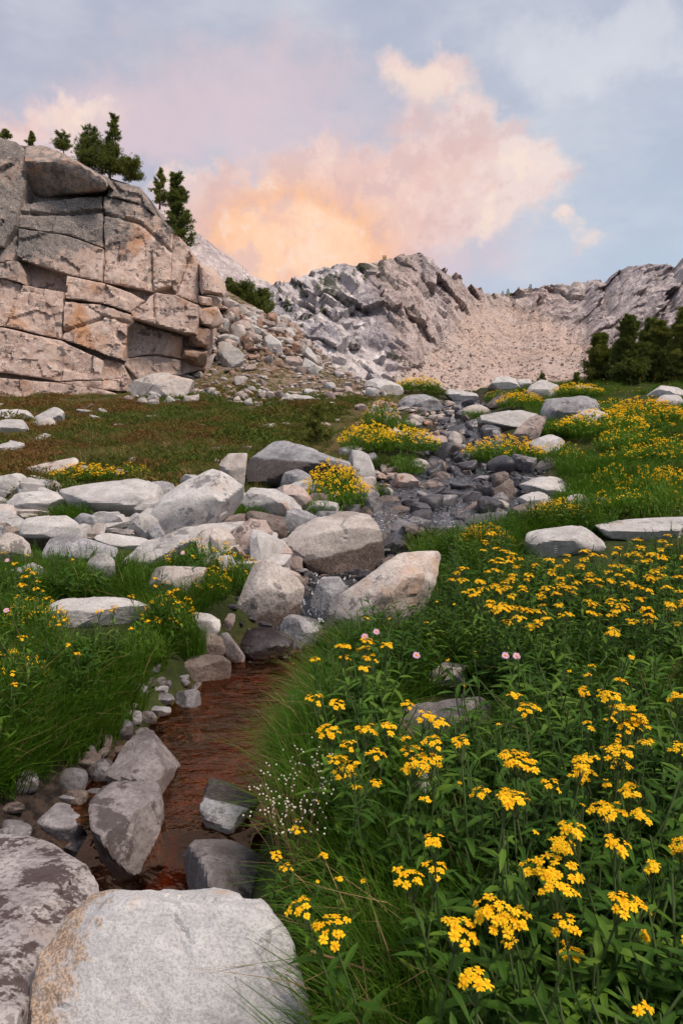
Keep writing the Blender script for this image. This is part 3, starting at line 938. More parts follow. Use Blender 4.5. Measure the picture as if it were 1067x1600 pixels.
# ---- banks of the pool: (label, material, outline, options)
B_ = [
 ('upright grey stone standing at the edge of the pool', 'river', Z5((552, 445), (618, 447), (625, 535), (600, 549), (548, 540), (540, 465)), dict(th=.9, sub=5)),
 ('flat brownish slab on the pool bank above the upright grey stone', 'brown', Z5((520, 405), (560, 360), (640, 338), (705, 335), (712, 400), (690, 425), (590, 442), (525, 440)), dict(th=.6)),
 ('black damp rounded rock at the head of the pool', 'mauve_wet', Z5((732, 310), (765, 262), (830, 255), (880, 290), (905, 345), (790, 388), (735, 360)), dict(th=.8, p=20)),
 ('blue-grey wedge rock resting on the black damp rock', 'grey', Z5((828, 262), (895, 220), (975, 233), (1002, 270), (992, 310), (930, 326), (875, 295)), dict(th=.7, ridge=Z5((935, 240), (940, 315)))),
 ('tall leaning slab-sided rock with a pointed top left of the cascade', 'cream', Z5((800, 45), (895, 95), (940, 150), (925, 180), (820, 240), (765, 275), (705, 275), (725, 235), (750, 180), (785, 85)),
     dict(th=.5, ridge=Z5((900, 160), (790, 200)), stain_shade=(958, 26, .25))),
 ('wet bluish rock under the trickle of the cascade', 'grey', Z5((962, 175), (1000, 102), (1055, 100), (1072, 130), (1050, 190), (1000, 245), (955, 225)), dict(th=.6, p=20)),
 ('dark stone wedged beside the cascade under the wet bluish rock', 'mauve_wet', Z5((1005, 235), (1050, 215), (1085, 260), (1075, 330), (1010, 345), (995, 300)), dict(th=.7)),
 ('pale chunk between the grass and the damp rocks', 'pale', Z5((575, 205), (640, 215), (682, 240), (680, 272), (620, 278), (575, 245)), dict()),
 ('small dark stone leaning on the pale chunk by the grass', 'brown', Z5((682, 268), (718, 212), (727, 235), (700, 272)), dict()),
 ('brown block behind the flat slab of the pool bank', 'brown', Z5((600, 280), (680, 275), (695, 335), (640, 345), (600, 330)), dict()),
 ('narrow dark stone upright against the black damp rock', 'mauve', Z5((680, 275), (700, 270), (755, 370), (735, 385), (705, 360)), dict()),
 # left of the pool, rounded
 ('largest of the smooth rounded stones beside the maroon-spotted boulder', 'river', Z6((90, 372), (130, 318), (200, 303), (255, 325), (272, 370), (245, 405), (170, 420), (105, 400)), dict(p=9, amp=.02, chips=3, th=.8)),
 ('round grey stone touching the left bank grass', 'river', Z6((176, 238), (195, 205), (235, 195), (268, 215), (262, 255), (215, 277), (180, 265)), dict(p=9, amp=.02, chips=3, th=.8)),
 ('round grey stone between its neighbours and the tilted rock', 'river', Z6((266, 215), (290, 178), (330, 166), (352, 180), (345, 240), (310, 258), (275, 245)), dict(p=9, amp=.02, chips=3, th=.8)),
 ('rounded brownish stone topmost of the cobbles left of the tilted rock', 'brown', Z6((215, 170), (245, 150), (290, 146), (312, 165), (290, 200), (235, 205)), dict(p=9, amp=.02, chips=3, th=.8)),
 ('small flat cobble under the round grey stone by the grass', 'river', Z6((165, 290), (190, 274), (235, 275), (250, 290), (215, 308), (175, 307)), dict(p=9, amp=.02, chips=3, th=.8)),
 ('small pale cobble tucked against the chunky dark rock', 'river', Z6((250, 290), (275, 262), (315, 258), (328, 275), (300, 318), (265, 315)), dict(p=9, amp=.02, chips=3, th=.8)),
 ('dark rock wedged between the spotted boulder and the chunky brown rock', 'mauve', Z6((195, 425), (250, 408), (300, 425), (315, 500), (290, 520), (235, 475)), dict(p=30, th=.8)),
 ('small dark rock beside the fall behind the brown-flanked pale boulder', 'mauve', Z6((310, 530), (340, 515), (385, 525), (442, 556), (430, 580), (330, 590)), dict(p=30)),
 ('grey cobble beneath the overhanging bank grass', 'river', Z6((335, 90), (360, 55), (395, 42), (415, 60), (405, 95), (365, 115)), dict(p=10, th=.8)),
 ('brown cobble under dry roots of the bank', 'brown', Z6((280, 115), (300, 90), (335, 95), (345, 120), (320, 140), (290, 138)), dict(p=10, th=.8)),
 ('grey bank stone just below the grass edge at the pool', 'river', Z5((372, 445), (400, 425), (450, 425), (457, 460), (420, 485), (378, 480)), dict(p=20)),
 ('thin flat stone second from the upright grey stone', 'river', Z5((455, 448), (475, 437), (512, 438), (518, 455), (490, 463), (460, 460)), dict(p=20)),
 ('flat oval stone touching the upright grey stone', 'river', Z5((466, 478), (490, 462), (535, 460), (542, 478), (510, 492), (470, 490)), dict(p=20)),
 ('pointed flat stone low in the shallows by the upright grey stone', 'grey', Z5((448, 508), (480, 497), (525, 505), (528, 518), (490, 532), (455, 522)), dict(p=30)),
 ('small flat stone beneath the grey bank stone', 'brown', Z5((380, 498), (405, 486), (438, 490), (440, 508), (400, 514)), dict(p=20)),
 ('low stone at the waterline above the tilted rock', 'river', Z5((375, 530), (400, 512), (435, 520), (437, 545), (395, 555)), dict(p=20)),
 # left boulder field
 ('large tan-topped boulder with a dark brown underside above the cascade', 'cream', ZB((565, 455), (600, 415), (760, 365), (840, 345), (935, 400), (1012, 470), (1015, 510), (930, 580), (800, 632), (690, 620), (610, 570)),
     dict(th=.7, ridge=ZB((620, 545), (790, 560), (900, 500), (700, 480)), stain_shade=(866, 8, .28))),
 ('sloping pinkish boulder running down right of the cascade', 'cream', ZB((805, 690), (870, 620), (960, 540), (1067, 528), (1180, 520), (1270, 545), (1240, 590), (1150, 680), (1010, 830), (840, 900), (790, 880), (815, 790)),
     dict(th=.55, p=40, ridge=ZB((900, 780), (1040, 680), (880, 860)))),
 ('big arched boulder with a dark shaded face at the edge of the heath', 'grey', ZB((383, 160), (400, 75), (440, 38), (600, 24), (690, 40), (820, 95), (890, 150), (885, 180), (700, 215), (500, 240), (395, 225)),
     dict(th=.55, ridge=ZB((420, 110), (640, 85), (840, 130)), stain_shade=(722, 7, -.10))),  # front face darkened in the colour to stand in for its shade
 ('broad white boulder with a shadowed grey end below the yellow flowers', 'pale', ZA((330, 245), (400, 195), (520, 175), (740, 168), (850, 200), (905, 250), (910, 285), (850, 340), (720, 390), (560, 385), (470, 365), (370, 300)),
     dict(th=.6, ridge=ZA((480, 330), (700, 290), (650, 370)))),
 ('long white ramp-like boulder rising toward the arched boulder', 'pale', ZB((-75, 440), (30, 290), (120, 225), (240, 160), (300, 150), (372, 240), (378, 275), (300, 370), (130, 400), (0, 450)),
     dict(th=.5, ridge=ZB((10, 340), (130, 305), (270, 300)))),
 ('pink-tinged upright wedge leaning on the arched boulder', 'cream', ZB((265, 160), (330, 85), (395, 80), (390, 140), (375, 245), (330, 230)), dict(th=.7)),
 ('white flat-topped boulder in front of the arched boulder', 'pale', ZB((368, 265), (430, 232), (480, 240), (600, 300), (640, 345), (590, 385), (450, 340), (375, 300)), dict(th=.6)),
 ('rosy stone behind the flower bush at the arched boulder', 'pink', ZB((518, 260), (560, 220), (640, 230), (690, 285), (680, 330), (600, 300)), dict()),
 ('grey little stone beside the tan-topped boulder', 'grey', ZB((595, 385), (640, 345), (675, 342), (672, 385), (620, 402)), dict()),
 ('white cracked slab lying across the boulder field', 'pale', ZB((-30, 470), (70, 410), (200, 400), (470, 388), (510, 400), (530, 460), (480, 500), (300, 495), (120, 485)), dict(th=.45, p=80)),
 ('thin white flake on top of the cracked slab', 'pale', ZB((185, 385), (240, 378), (340, 392), (300, 418), (220, 405)), dict(th=.6)),
 ('splintered brown rock left of the tan-topped boulder', 'brown', ZB((380, 350), (440, 340), (560, 370), (580, 430), (560, 470), (520, 440), (400, 400)), dict(amp=.08, p=30)),
 ('pinkish tilted slab wedged under the tan-topped boulder', 'pink', ZB((470, 500), (510, 485), (560, 500), (645, 590), (640, 615), (570, 595), (500, 555)), dict(th=.5)),
 ('rounded pink stone below the tilted slab', 'pink', ZB((515, 600), (560, 590), (640, 640), (640, 665), (600, 670), (540, 630)), dict()),
 ('long pale tongue of rock under the cracked slab', 'pale', ZA((640, 640), (700, 590), (800, 520), (960, 480), (1060, 500), (1000, 560), (860, 640), (700, 700), (645, 700)), dict(th=.45)),
 ('warm grey rock below the pale tongue', 'cream', ZA((830, 690), (880, 645), (960, 645), (1130, 690), (1140, 770), (1060, 860), (880, 820), (835, 770)), dict(th=.6)),
 ('white pebble-smooth boulder at the left of the field', 'pale', ZA((120, 470), (160, 400), (240, 370), (370, 390), (430, 430), (450, 500), (290, 510), (180, 580), (125, 520)), dict(th=.6, ridge=ZA((140, 470), (290, 500)), stain_shade=(841, 5, -.02))),
 ('grey wedge boulder in front of the pebble-smooth one', 'grey', ZA((235, 590), (290, 490), (340, 475), (450, 510), (640, 570), (640, 600), (500, 640), (330, 645), (245, 640)), dict(th=.55)),
 ('whitish stone leaning at the edge of the boulder field beside brown stone', 'pale', ZA((-60, 380), (60, 342), (150, 380), (155, 420), (110, 490), (-60, 470)), dict(th=.6)),
 ('brown stone under the whitish leaning stone', 'brown', ZA((-40, 440), (0, 405), (90, 440), (120, 480), (60, 500), (-40, 500)), dict(th=.6)),
 ('tan peaked stone sunk in the bank grass', 'cream', ZA((-30, 520), (50, 470), (130, 510), (180, 575), (140, 640), (-30, 640)), dict(th=.6)),
 ('flat white slab ringed by grass and flowers', 'pale', ZA((215, 975), (280, 870), (350, 840), (600, 825), (720, 840), (830, 890), (800, 930), (660, 1000), (420, 1010), (300, 1015)), dict(th=.5, p=40)),
 ('narrow pale slab standing upright in the bank grass', 'pale', ZA((485, 640), (520, 595), (620, 580), (637, 640), (635, 760), (560, 770), (500, 700)), dict(th=.5)),
 ('small peaked white stone among the left bank flowers', 'pale', ZA((20, 690), (100, 650), (170, 635), (230, 670), (265, 720), (200, 740), (80, 720)), dict(th=.6)),
 ('triangular flake tilted beside the ramp-like boulder', 'pale', ZA((520, 500), (560, 470), (700, 480), (830, 515), (700, 560), (620, 560)), dict(th=.5)),
 ('rounded pale stone next to the upright bank slab', 'cream', ZA((650, 740), (700, 705), (790, 690), (830, 730), (820, 790), (720, 810), (660, 790)), dict(th=.6, Y=6.2)),
 ('rusty splinter sticking up between white boulders', 'rust', ZA((535, 420), (590, 352), (602, 370), (595, 430), (560, 440)), dict()),
 ('knobbly pale stone by the rusty splinter', 'cream', ZA((480, 510), (510, 440), (560, 415), (595, 435), (570, 465), (510, 520)), dict()),
 ('pale flat apron of rock left of the broad white boulder', 'pale', ZA((40, 270), (200, 240), (340, 235), (360, 300), (300, 355), (160, 370), (30, 320)), dict(th=.7)),
 ('cream ledge below the pale apron of rock', 'cream', ZA((-20, 310), (70, 320), (250, 350), (290, 370), (160, 392), (-20, 340)), dict(th=.6)),
 ('pinkish stone peeking up behind the broad white boulder', 'pink', ZA((620, 165), (650, 115), (715, 130), (720, 165), (660, 180)), dict()),
 ('long cream slab lying in the heath above the left flowers', 'cream', ZA((90, 130), (210, 95), (420, 52), (435, 90), (400, 110), (230, 130), (160, 155)), dict(th=.5)),
 ('pale stone beside the long slab in the heath', 'pale', ZA((430, 120), (470, 95), (500, 125), (470, 140)), dict()),
 ('small rosy stone touching the ramp-like boulder', 'pink', ZB((228, 135), (255, 102), (285, 125), (280, 145), (240, 150)), dict()),
 ('cream stone below the small rosy one', 'cream', ZB((95, 210), (115, 180), (155, 185), (150, 205), (105, 228)), dict()),
 # left, far flat slabs
 ('flat white slab furthest along the cliff foot', 'pale', FF((0, 640), (45, 639), (50, 652), (20, 660), (0, 660)), dict(th=.8)),
 ('broad layered white slab in the heath', 'pale', FF((-20, 660), (38, 655), (40, 672), (10, 682), (-20, 680)), dict(th=.8)),
 ('leaning white slab among the heath tufts', 'pale', FF((48, 655), (95, 636), (102, 640), (96, 656), (70, 664)), dict(th=.6)),
 ('pale rounded slab below the leaning white one', 'cream', FF((50, 658), (80, 652), (88, 664), (60, 670)), dict()),
 ('low white slab half sunk in the heath', 'pale', FF((-10, 698), (20, 690), (40, 692), (30, 703), (0, 708)), dict()),
 # right bank
 ('lichened grey boulder lying among the near flowers', 'mauve', Z7((325, 530), (345, 475), (440, 455), (545, 443), (580, 470), (582, 520), (520, 570), (420, 585), (340, 570)), dict(th=.6, p=40)),
 ('pale rock behind the lichened grey boulder', 'cream', Z7((395, 398), (440, 362), (500, 352), (520, 385), (490, 415), (420, 420)), dict(th=.7)),
 ('small grey rock showing between bank plants', 'grey', Z7((410, 240), (430, 225), (455, 228), (455, 255), (420, 258)), dict()),
 ('grey stone at the pool edge under the right bank', 'grey', FF((455, 1095), (470, 1075), (492, 1080), (495, 1120), (470, 1140), (450, 1130)), dict(Y=3.75)),
 ('brownish stone at the waterline under the right bank', 'brown', FF((440, 1135), (455, 1120), (485, 1125), (485, 1165), (450, 1170)), dict(Y=3.4)),
 ('long pale slab edge under the right bank at the pool head', 'grey', FF((462, 1092), (478, 1060), (500, 1050), (510, 1075), (480, 1105)), dict(Y=4.1)),
 ('big flat white boulder with a grey facet above the dense flowers', 'pale', ZD((75, 1420), (130, 1370), (350, 1360), (510, 1365), (580, 1430), (575, 1500), (450, 1560), (200, 1550), (80, 1480)), dict(th=.6, p=40)),
 ('long white slab running along the top of the flower bank', 'pale', ZD((520, 1375), (640, 1345), (900, 1310), (1130, 1300), (1130, 1440), (900, 1450), (600, 1440)), dict(th=.5)),
 ('peaked pale stone on the long white slab', 'cream', ZD((660, 1335), (800, 1255), (855, 1310), (850, 1340), (720, 1350)), dict()),
 ('orange-edged cream slab beyond the long white slab', 'cream', ZD((900, 1320), (1000, 1280), (1130, 1250), (1130, 1330), (950, 1345)), dict()),
 # along the upper stream
 ('white flat boulder on the stream bank beside tall grass', 'pale', ZD((50, 1110), (150, 1070), (310, 1055), (420, 1140), (415, 1170), (250, 1180), (100, 1150)), dict(th=.7)),
 ('white rounded stone below the white flat boulder', 'pale', ZD((45, 1190), (110, 1150), (180, 1150), (255, 1190), (250, 1225), (150, 1240), (60, 1220)), dict(th=.7)),
 ('smooth beige stone under the grassy bank', 'cream', ZD((320, 1230), (350, 1180), (420, 1165), (490, 1215), (505, 1260), (440, 1285), (350, 1270)), dict(th=.7, p=10, stain_shade=(790, 5, -.1))),
 ('brown stone next to the smooth beige one', 'brown', ZD((490, 1200), (560, 1185), (625, 1225), (625, 1280), (560, 1310), (510, 1270)), dict(th=.7)),
 ('dark mottled rock cluster stone below the white rounded stone', 'brown', ZD((0, 1270), (80, 1220), (160, 1240), (190, 1300), (140, 1340), (20, 1320)), dict(th=.7)),
 ('low grey stone beside the small flower tuft', 'grey', ZD((480, 1330), (530, 1300), (590, 1310), (640, 1340), (560, 1365)), dict()),
 ('sculpted grey boulder with a hollowed side on the right bank', 'grey', ZD((175, 650), (195, 580), (300, 562), (420, 555), (540, 605), (568, 635), (520, 660), (380, 680), (280, 720), (200, 720)), dict(th=.6, ridge=ZD((260, 650), (420, 625), (520, 640)))),
 ('white stone leaning on the sculpted grey boulder', 'pale', ZD((370, 680), (430, 635), (530, 640), (640, 690), (600, 720), (450, 730)), dict(th=.6, Y=17.0)),
 ('flat white slab bridging the dark stones of the stream', 'pale', ZC((590, 235), (690, 205), (830, 190), (890, 200), (870, 230), (790, 275), (690, 290), (630, 270)), dict(th=.6, stain_shade=(666, 3, -.12))),
 ('tan slab tilted on edge beside the stream', 'pink', ZC((740, 350), (800, 270), (870, 215), (920, 215), (920, 240), (850, 335), (790, 365)), dict(th=.35, p=80)),
 ('flat pale slab at the foot of the tilted tan slab', 'pale', ZC((830, 350), (890, 310), (990, 310), (1015, 350), (950, 395), (880, 380)), dict(th=.6)),
 ('white stone downhill of the flat pale slab', 'cream', ZC((870, 470), (910, 420), (960, 430), (970, 470), (930, 485)), dict()),
 ('white bright slab on the crest beside flowers', 'pale', ZC((30, 60), (60, 35), (130, 45), (215, 80), (225, 100), (150, 112), (45, 90)), dict(th=.7)),
 ('long grey boulder on the bank below the crest', 'grey', ZC((195, 155), (215, 125), (280, 112), (360, 130), (410, 150), (400, 180), (310, 195), (205, 180)), dict(th=.5)),
 ('blocky pale stone near the crest', 'pale', ZC((420, 115), (445, 88), (500, 95), (580, 110), (585, 135), (490, 150), (430, 140)), dict(th=.7)),
 ('dark brown pointed boulder by the stream head', 'brown', ZC((625, 170), (680, 112), (735, 140), (752, 165), (700, 180), (640, 182)), dict(th=.7, p=80)),
 ('grey stone with a sloping top upstream', 'cream', ZC((490, 210), (530, 175), (610, 162), (640, 190), (590, 205), (510, 222)), dict(th=.7)),
 ('pale rounded boulder on the crest', 'pale', ZC((635, 75), (660, 38), (740, 26), (800, 60), (820, 90), (740, 85), (650, 85)), dict(th=.7, p=30, stain_shade=(608, 4))),
 ('white angular boulder on the crest next to the rounded one', 'pale', ZC((825, 100), (850, 55), (900, 40), (970, 70), (992, 110), (940, 135), (850, 125)), dict(th=.7, p=80)),
 ('pale slab behind the angular crest boulder', 'pale', ZC((770, 50), (800, 38), (840, 40), (850, 65), (800, 80)), dict(Y=35)),
 ('light stone low on the crest by the pines', 'pale', ZD((370, 500), (400, 488), (490, 490), (515, 520), (440, 525)), dict()),
 ('white peaked boulder by the pines', 'pale', ZD((865, 555), (935, 488), (1067, 505), (1120, 530), (1067, 555), (930, 560)), dict(th=.6, p=80)),
 ('white round-shouldered boulder below the peaked one', 'pale', ZD((900, 605), (950, 545), (1050, 545), (1075, 590), (1040, 620), (930, 628)), dict(th=.6)),
 ('white slab standing left of the stream by the bush', 'pale', ZB((850, 80), (905, 65), (940, 110), (975, 190), (960, 230), (910, 200), (860, 120)), dict(th=.6)),
 ('pale stone behind the standing slab', 'pale', ZB((805, 65), (860, 45), (910, 60), (870, 95), (820, 90)), dict()),
 ('greyish stone right of the standing slab', 'grey', ZB((935, 90), (965, 78), (980, 110), (960, 130)), dict()),
 ('round pinkish stone on the left bank of the stream', 'cream', ZC((245, 450), (280, 425), (330, 428), (352, 460), (320, 495), (265, 490)), dict(p=20, th=.8)),
 ('rosy brown stone next to the round pinkish one', 'brown', ZC((345, 480), (380, 435), (430, 445), (440, 480), (390, 500)), dict(p=20)),
 ('striped tan stone upstream of the flowers', 'cream', ZC((440, 340), (455, 292), (500, 320), (512, 360), (470, 375)), dict()),
 ('pale pink stone beside the striped tan one', 'pink', ZC((350, 345), (380, 315), (430, 315), (440, 370), (390, 375)), dict()),
 ('dark block behind the striped tan stone', 'wet', ZC((435, 290), (460, 262), (510, 262), (535, 310), (500, 335), (460, 320)), dict()),
 ('dark block under the flat bridging slab', 'wet', ZC((520, 265), (560, 235), (600, 245), (600, 290), (550, 295)), dict()),
 ('sculpted tan rock in the middle of the dark stream stones', 'brown', ZC((650, 610), (690, 570), (740, 525), (765, 570), (740, 620), (690, 650)), dict(th=.7, amp=.07)),
 ('cream flat stone below the sculpted tan rock', 'cream', ZC((625, 640), (680, 625), (740, 660), (700, 690), (640, 680)), dict()),
 ('long brown slab in the stream', 'brown', ZC((145, 665), (180, 655), (300, 670), (302, 695), (200, 705), (145, 690)), dict(th=.6)),
 ('brown wedge stone in the stream below the others', 'brown', ZC((510, 695), (590, 630), (640, 650), (640, 690), (560, 700)), dict()),
 ('tan stone on the left edge of the stream', 'brown', ZC((80, 640), (130, 605), (190, 610), (200, 640), (140, 665)), dict()),
 ('brown rounded stone on the bank by the tan-topped boulder', 'brown', ZC((0, 700), (30, 660), (75, 690), (80, 720), (30, 730)), dict()),
 ('half dark half pale stone in the white water', 'river', ZC((155, 790), (200, 740), (285, 725), (295, 790), (250, 840), (180, 830)), dict(th=.8, p=40)),
 ('rounded olive-brown stone midstream', 'brown', ZC((275, 590), (320, 540), (390, 530), (420, 570), (370, 590)), dict()),
 ('dark brown hump midstream', 'brown', ZC((345, 530), (390, 490), (440, 500), (465, 535), (400, 545)), dict()),
 # spur beside the cliff
 ('white sunlit block high on the scree spur', 'pale', ZE((290, 195), (340, 188), (400, 225), (410, 250), (360, 250), (310, 235)), dict(th=.8)),
 ('white boulder midway down the scree spur', 'pale', ZE((365, 300), (400, 285), (460, 340), (470, 370), (420, 365), (380, 345)), dict(th=.8)),
 ('large white boulder near the foot of the scree spur', 'pale', ZE((555, 360), (590, 340), (622, 385), (628, 420), (590, 405)), dict(th=.8)),
 ('white cracked boulder lowest on the scree spur', 'pale', ZE((545, 430), (570, 390), (610, 415), (635, 450), (630, 475), (580, 465)), dict(th=.8)),
 ('flat pinkish boulder beside the white ones of the spur', 'pink', ZE((460, 410), (500, 385), (560, 390), (565, 430), (510, 440)), dict(th=.8)),
 ('dark-bellied pink block below the cliff stack', 'pink', ZE((220, 250), (240, 212), (300, 230), (335, 290), (320, 315), (260, 280)), dict(th=.8)),
 ('rust red block on the scree', 'rust', ZE((275, 320), (295, 290), (328, 335), (322, 360), (285, 358)), dict(th=.8)),
 ('deep red block beside the white scree boulder', 'rust', ZE((375, 370), (390, 352), (415, 375), (410, 402), (380, 395)), dict(th=.8)),
 ('slanting white slab leaning on the scree', 'pale', ZE((150, 320), (190, 315), (280, 380), (275, 430), (230, 445), (190, 420)), dict(th=.5)),
 ('thin leaning plank of rock at the foot of the cliff stack', 'cream', ZE((88, 450), (105, 400), (130, 375), (140, 390), (110, 450)), dict(th=.5)),
 ('tan block in the scree near the grass', 'cream', ZE((250, 440), (270, 428), (320, 430), (325, 450), (270, 458)), dict(th=.7)),
 ('white flat stone on the meadow below the scree', 'pale', ZE((490, 600), (530, 572), (590, 580), (625, 595), (560, 608)), dict(th=.7)),
 ('big white slab lying at the foot of the cliff', 'cream', Z1((390, 830), (440, 808), (510, 795), (560, 800), (595, 835), (580, 862), (500, 872), (400, 868)), dict(th=.5, Y=25.5)),
]

for lab, mt, pts, kw in B_:
    wpx = max(q[0] for q in pts) - min(q[0] for q in pts)
    kw.setdefault('sub', 5 if wpx > 55 else 4)
    is_stone = wpx < 45
    rock_px(lab, mt, pts, name='stone' if is_stone else 'boulder', cat='stone' if is_stone else 'boulder', **kw)

# ------------------------------------------------------------------ cliff of jointed granite blocks
def face_y(x, z):
    return 26.6 + .27 * (z - 3.0) + .26 * (x + 13.0)


def on_face(px, py, off=0.0):
    Y = 28.0
    for _ in range(6):
        q = at(px, py, Y)
        Y = face_y(q[0], q[2]) + off
    return at(px, py, Y)


cliff = bpy.data.objects.new('cliff', None)
COL.objects.link(cliff)
_c = at(150, 622, 27.5)
cliff.location = (_c[0], _c[1], T0(_c[0:1], _c[1:2])[0])
CL = np.array(cliff.location)
tag(cliff, 'tall cliff of cracked pink-grey granite blocks with pines on top', 'cliff')


def block(pts, off=0.0, depth=3.0, step=.062, rnd=.05, amp=.045, grey=None, cracks=(), name='rock_block', label=None, tilt=(0, 0)):
    P2 = np.array([on_face(x, y, off)[[0, 2]] for x, y in pts])
    bm = bmesh.new()
    vs = [bm.verts.new((x, 0, z)) for x, z in P2]
    bm.faces.new(vs)
    lo, hi = P2.min(0), P2.max(0)
    for ax in (0, 1):
        nrm = (1, 0, 0) if ax == 0 else (0, 0, 1)
        for c in np.arange(lo[ax] + step * .5, hi[ax], step):
            co = (c, 0, 0) if ax == 0 else (0, 0, c)
            bmesh.ops.bisect_plane(bm, geom=bm.verts[:] + bm.edges[:] + bm.faces[:], plane_co=co, plane_no=nrm, dist=1e-5)
    bmesh.ops.triangulate(bm, faces=[f for f in bm.faces if len(f.verts) > 4])
    ex = bmesh.ops.extrude_edge_only(bm, edges=[e for e in bm.edges if e.is_boundary])
    back = {v for v in ex['geom'] if isinstance(v, bmesh.types.BMVert)}
    bm.verts.index_update()
    V = np.array([v.co[:] for v in bm.verts])
    isb = np.array([v in back for v in bm.verts])
    Fc = [tuple(v.index for v in f.verts) for f in bm.faces]
    bm.free()
    xz = V[:, [0, 2]]
    dist = np.maximum(poly_dist(xz, P2), 0)
    # uneven joints: the outline wanders a little
    A = np.stack([xz[:, 0], np.full(len(xz), off * 3), xz[:, 1]], 1)
    n = fbm(A * .55, 4, .5) * amp * 2.2 + fbm(A * 2.3 + 7, 4, .55) * amp * .8 + (fbm(A * 1.1 + 31, 3, .5, ridged=True) - .3) * amp * .5
    # conchoidal steps
    stp = np.floor((fbm(A * .42 + 13, 3) + .13 * xz[:, 1]) * 5) / 5 * .22
    r = np.clip(1 - dist / rnd, 0, 1)
    edge = rnd * .9 * (1 - np.sqrt(np.maximum(1 - r * r, 0)))
    n = n + facets(A * 1.1 + 5, 6, .6) * .15 + facets(A * 3.2 + 5, 7, .7) * .05
    cen = P2.mean(0)
    y = face_y(xz[:, 0], xz[:, 1]) + off + n + stp * .6 + edge + tilt[0] * (xz[:, 0] - cen[0]) + tilt[1] * (xz[:, 1] - cen[1])
    for poly in cracks:
        L = np.array([on_face(a, b, off)[[0, 2]] for a, b in poly])
        dl = np.full(len(xz), 9.0)
        for a, b in zip(L[:-1], L[1:]):
            ab = b - a
            tt = np.clip(((xz - a) @ ab) / (ab @ ab), 0, 1)
            dl = np.minimum(dl, np.linalg.norm(xz - a - tt[:, None] * ab, axis=1))
        y = y + .22 * np.exp(-(dl / .07) ** 2)
    wob = np.stack([fbm(A * 1.7 + 3, 3), fbm(A * 1.7 + 19, 3)], 1) * .035
    W = np.stack([xz[:, 0] + wob[:, 0], np.where(isb, y + depth, y), xz[:, 1] + wob[:, 1]], 1)
    pr = project(W)
    # weathered grey, lichen-grown upper wall
    g = sstep(455, 300, pr[:, 1] + .25 * (pr[:, 0] - 120) + 60 * fbm(W * .35, 3) - 50) if grey is None else np.full(len(W), grey)
    g = g * (.62 + .45 * fbm(W * .45, 3))
    o = link(name, mesh_from(name, W - CL, Fc, [M['cliff']], attrs={'stain_shade': g}, sharp=26), cliff)
    if label:
        o['label'] = label
    return o


G = Z1
# mass behind the blocks, which closes the joints
block(G((-60, 60), (75, 85), (150, 92), (240, 150), (330, 185), (430, 218), (470, 285), (560, 385), (608, 440), (612, 560), (640, 640), (630, 780), (560, 800), (380, 850), (0, 880), (-60, 880)),
      off=.75, depth=9, step=.25, name='rock_mass')
block(G((-70, 55), (0, 65), (40, 72), (80, 108), (75, 180), (55, 262), (42, 335), (0, 400), (-70, 400)), off=-.25, grey=.95)
block(G((-70, 405), (0, 402), (38, 350), (60, 440), (45, 447), (0, 452), (-70, 452)), off=.1, grey=.85)
block(G((60, 270), (140, 257), (313, 247), (314, 402), (200, 363), (56, 343)), off=.05, cracks=[G((60, 300), (200, 300), (314, 290))])
block(G((54, 347), (200, 367), (314, 407), (311, 511), (205, 487), (62, 442), (44, 420)), off=-.12)
block(G((318, 246), (420, 266), (480, 301), (530, 347), (522, 520), (466, 540), (318, 514)), off=-.02, cracks=[G((318, 300), (430, 330), (530, 420)), G((460, 420), (466, 540))])
block(G((532, 350), (566, 387), (611, 462), (611, 580), (541, 551), (524, 520)), off=.12, cracks=[G((540, 545), (575, 440))])
block(G((-70, 452), (0, 452), (48, 447), (64, 480), (60, 514), (0, 500), (-70, 500)), off=-.15)
block(G((-70, 503), (0, 503), (57, 518), (30, 600), (12, 650), (-70, 645)), off=-.02)
block(G((62, 520), (195, 546), (194, 600), (187, 690), (18, 650), (35, 590)), off=-.1)
block(G((198, 490), (312, 514), (400, 546), (446, 570), (400, 606), (300, 574), (200, 562)), off=-.28, label='overhanging ledge of cracked granite')
block(G((198, 574), (300, 580), (402, 614), (388, 690), (376, 755), (190, 690)), off=-.22, cracks=[G((195, 668), (270, 640), (320, 620), (395, 640))])
block(G((-70, 652), (10, 655), (185, 695), (316, 757), (314, 815), (180, 820), (0, 792), (-70, 790)), off=-.18)
block(G((467, 543), (540, 553), (613, 586), (600, 672), (560, 668), (405, 622), (402, 604), (447, 573)), off=-.75, depth=2.5, label='overhanging block with a shadowed underside', cracks=[G((467, 545), (470, 620))])
block(G((402, 635), (562, 682), (560, 752), (480, 736), (386, 746), (396, 690)), off=.35)
block(G((386, 750), (480, 740), (558, 757), (556, 800), (420, 812), (378, 768)), off=.22)
block(G((318, 752), (374, 765), (392, 812), (316, 816)), off=.1)
block(G((180, 823), (312, 819), (312, 843), (230, 836)), off=-.25)
block(G((314, 817), (392, 810), (388, 852), (314, 846)), off=-.1)
block(G((-70, 806), (0, 810), (180, 826), (310, 846), (372, 866), (300, 890), (0, 895), (-70, 895)), off=-.55, depth=2.5, label='low base slab at the cliff foot')
# cap blocks on the skyline
block(G((335, 195), (430, 216), (462, 272), (472, 298), (420, 264), (325, 242)), off=-.15, grey=.95)
block(G((240, 150), (330, 186), (336, 212), (250, 180)), off=-.6, grey=.95)


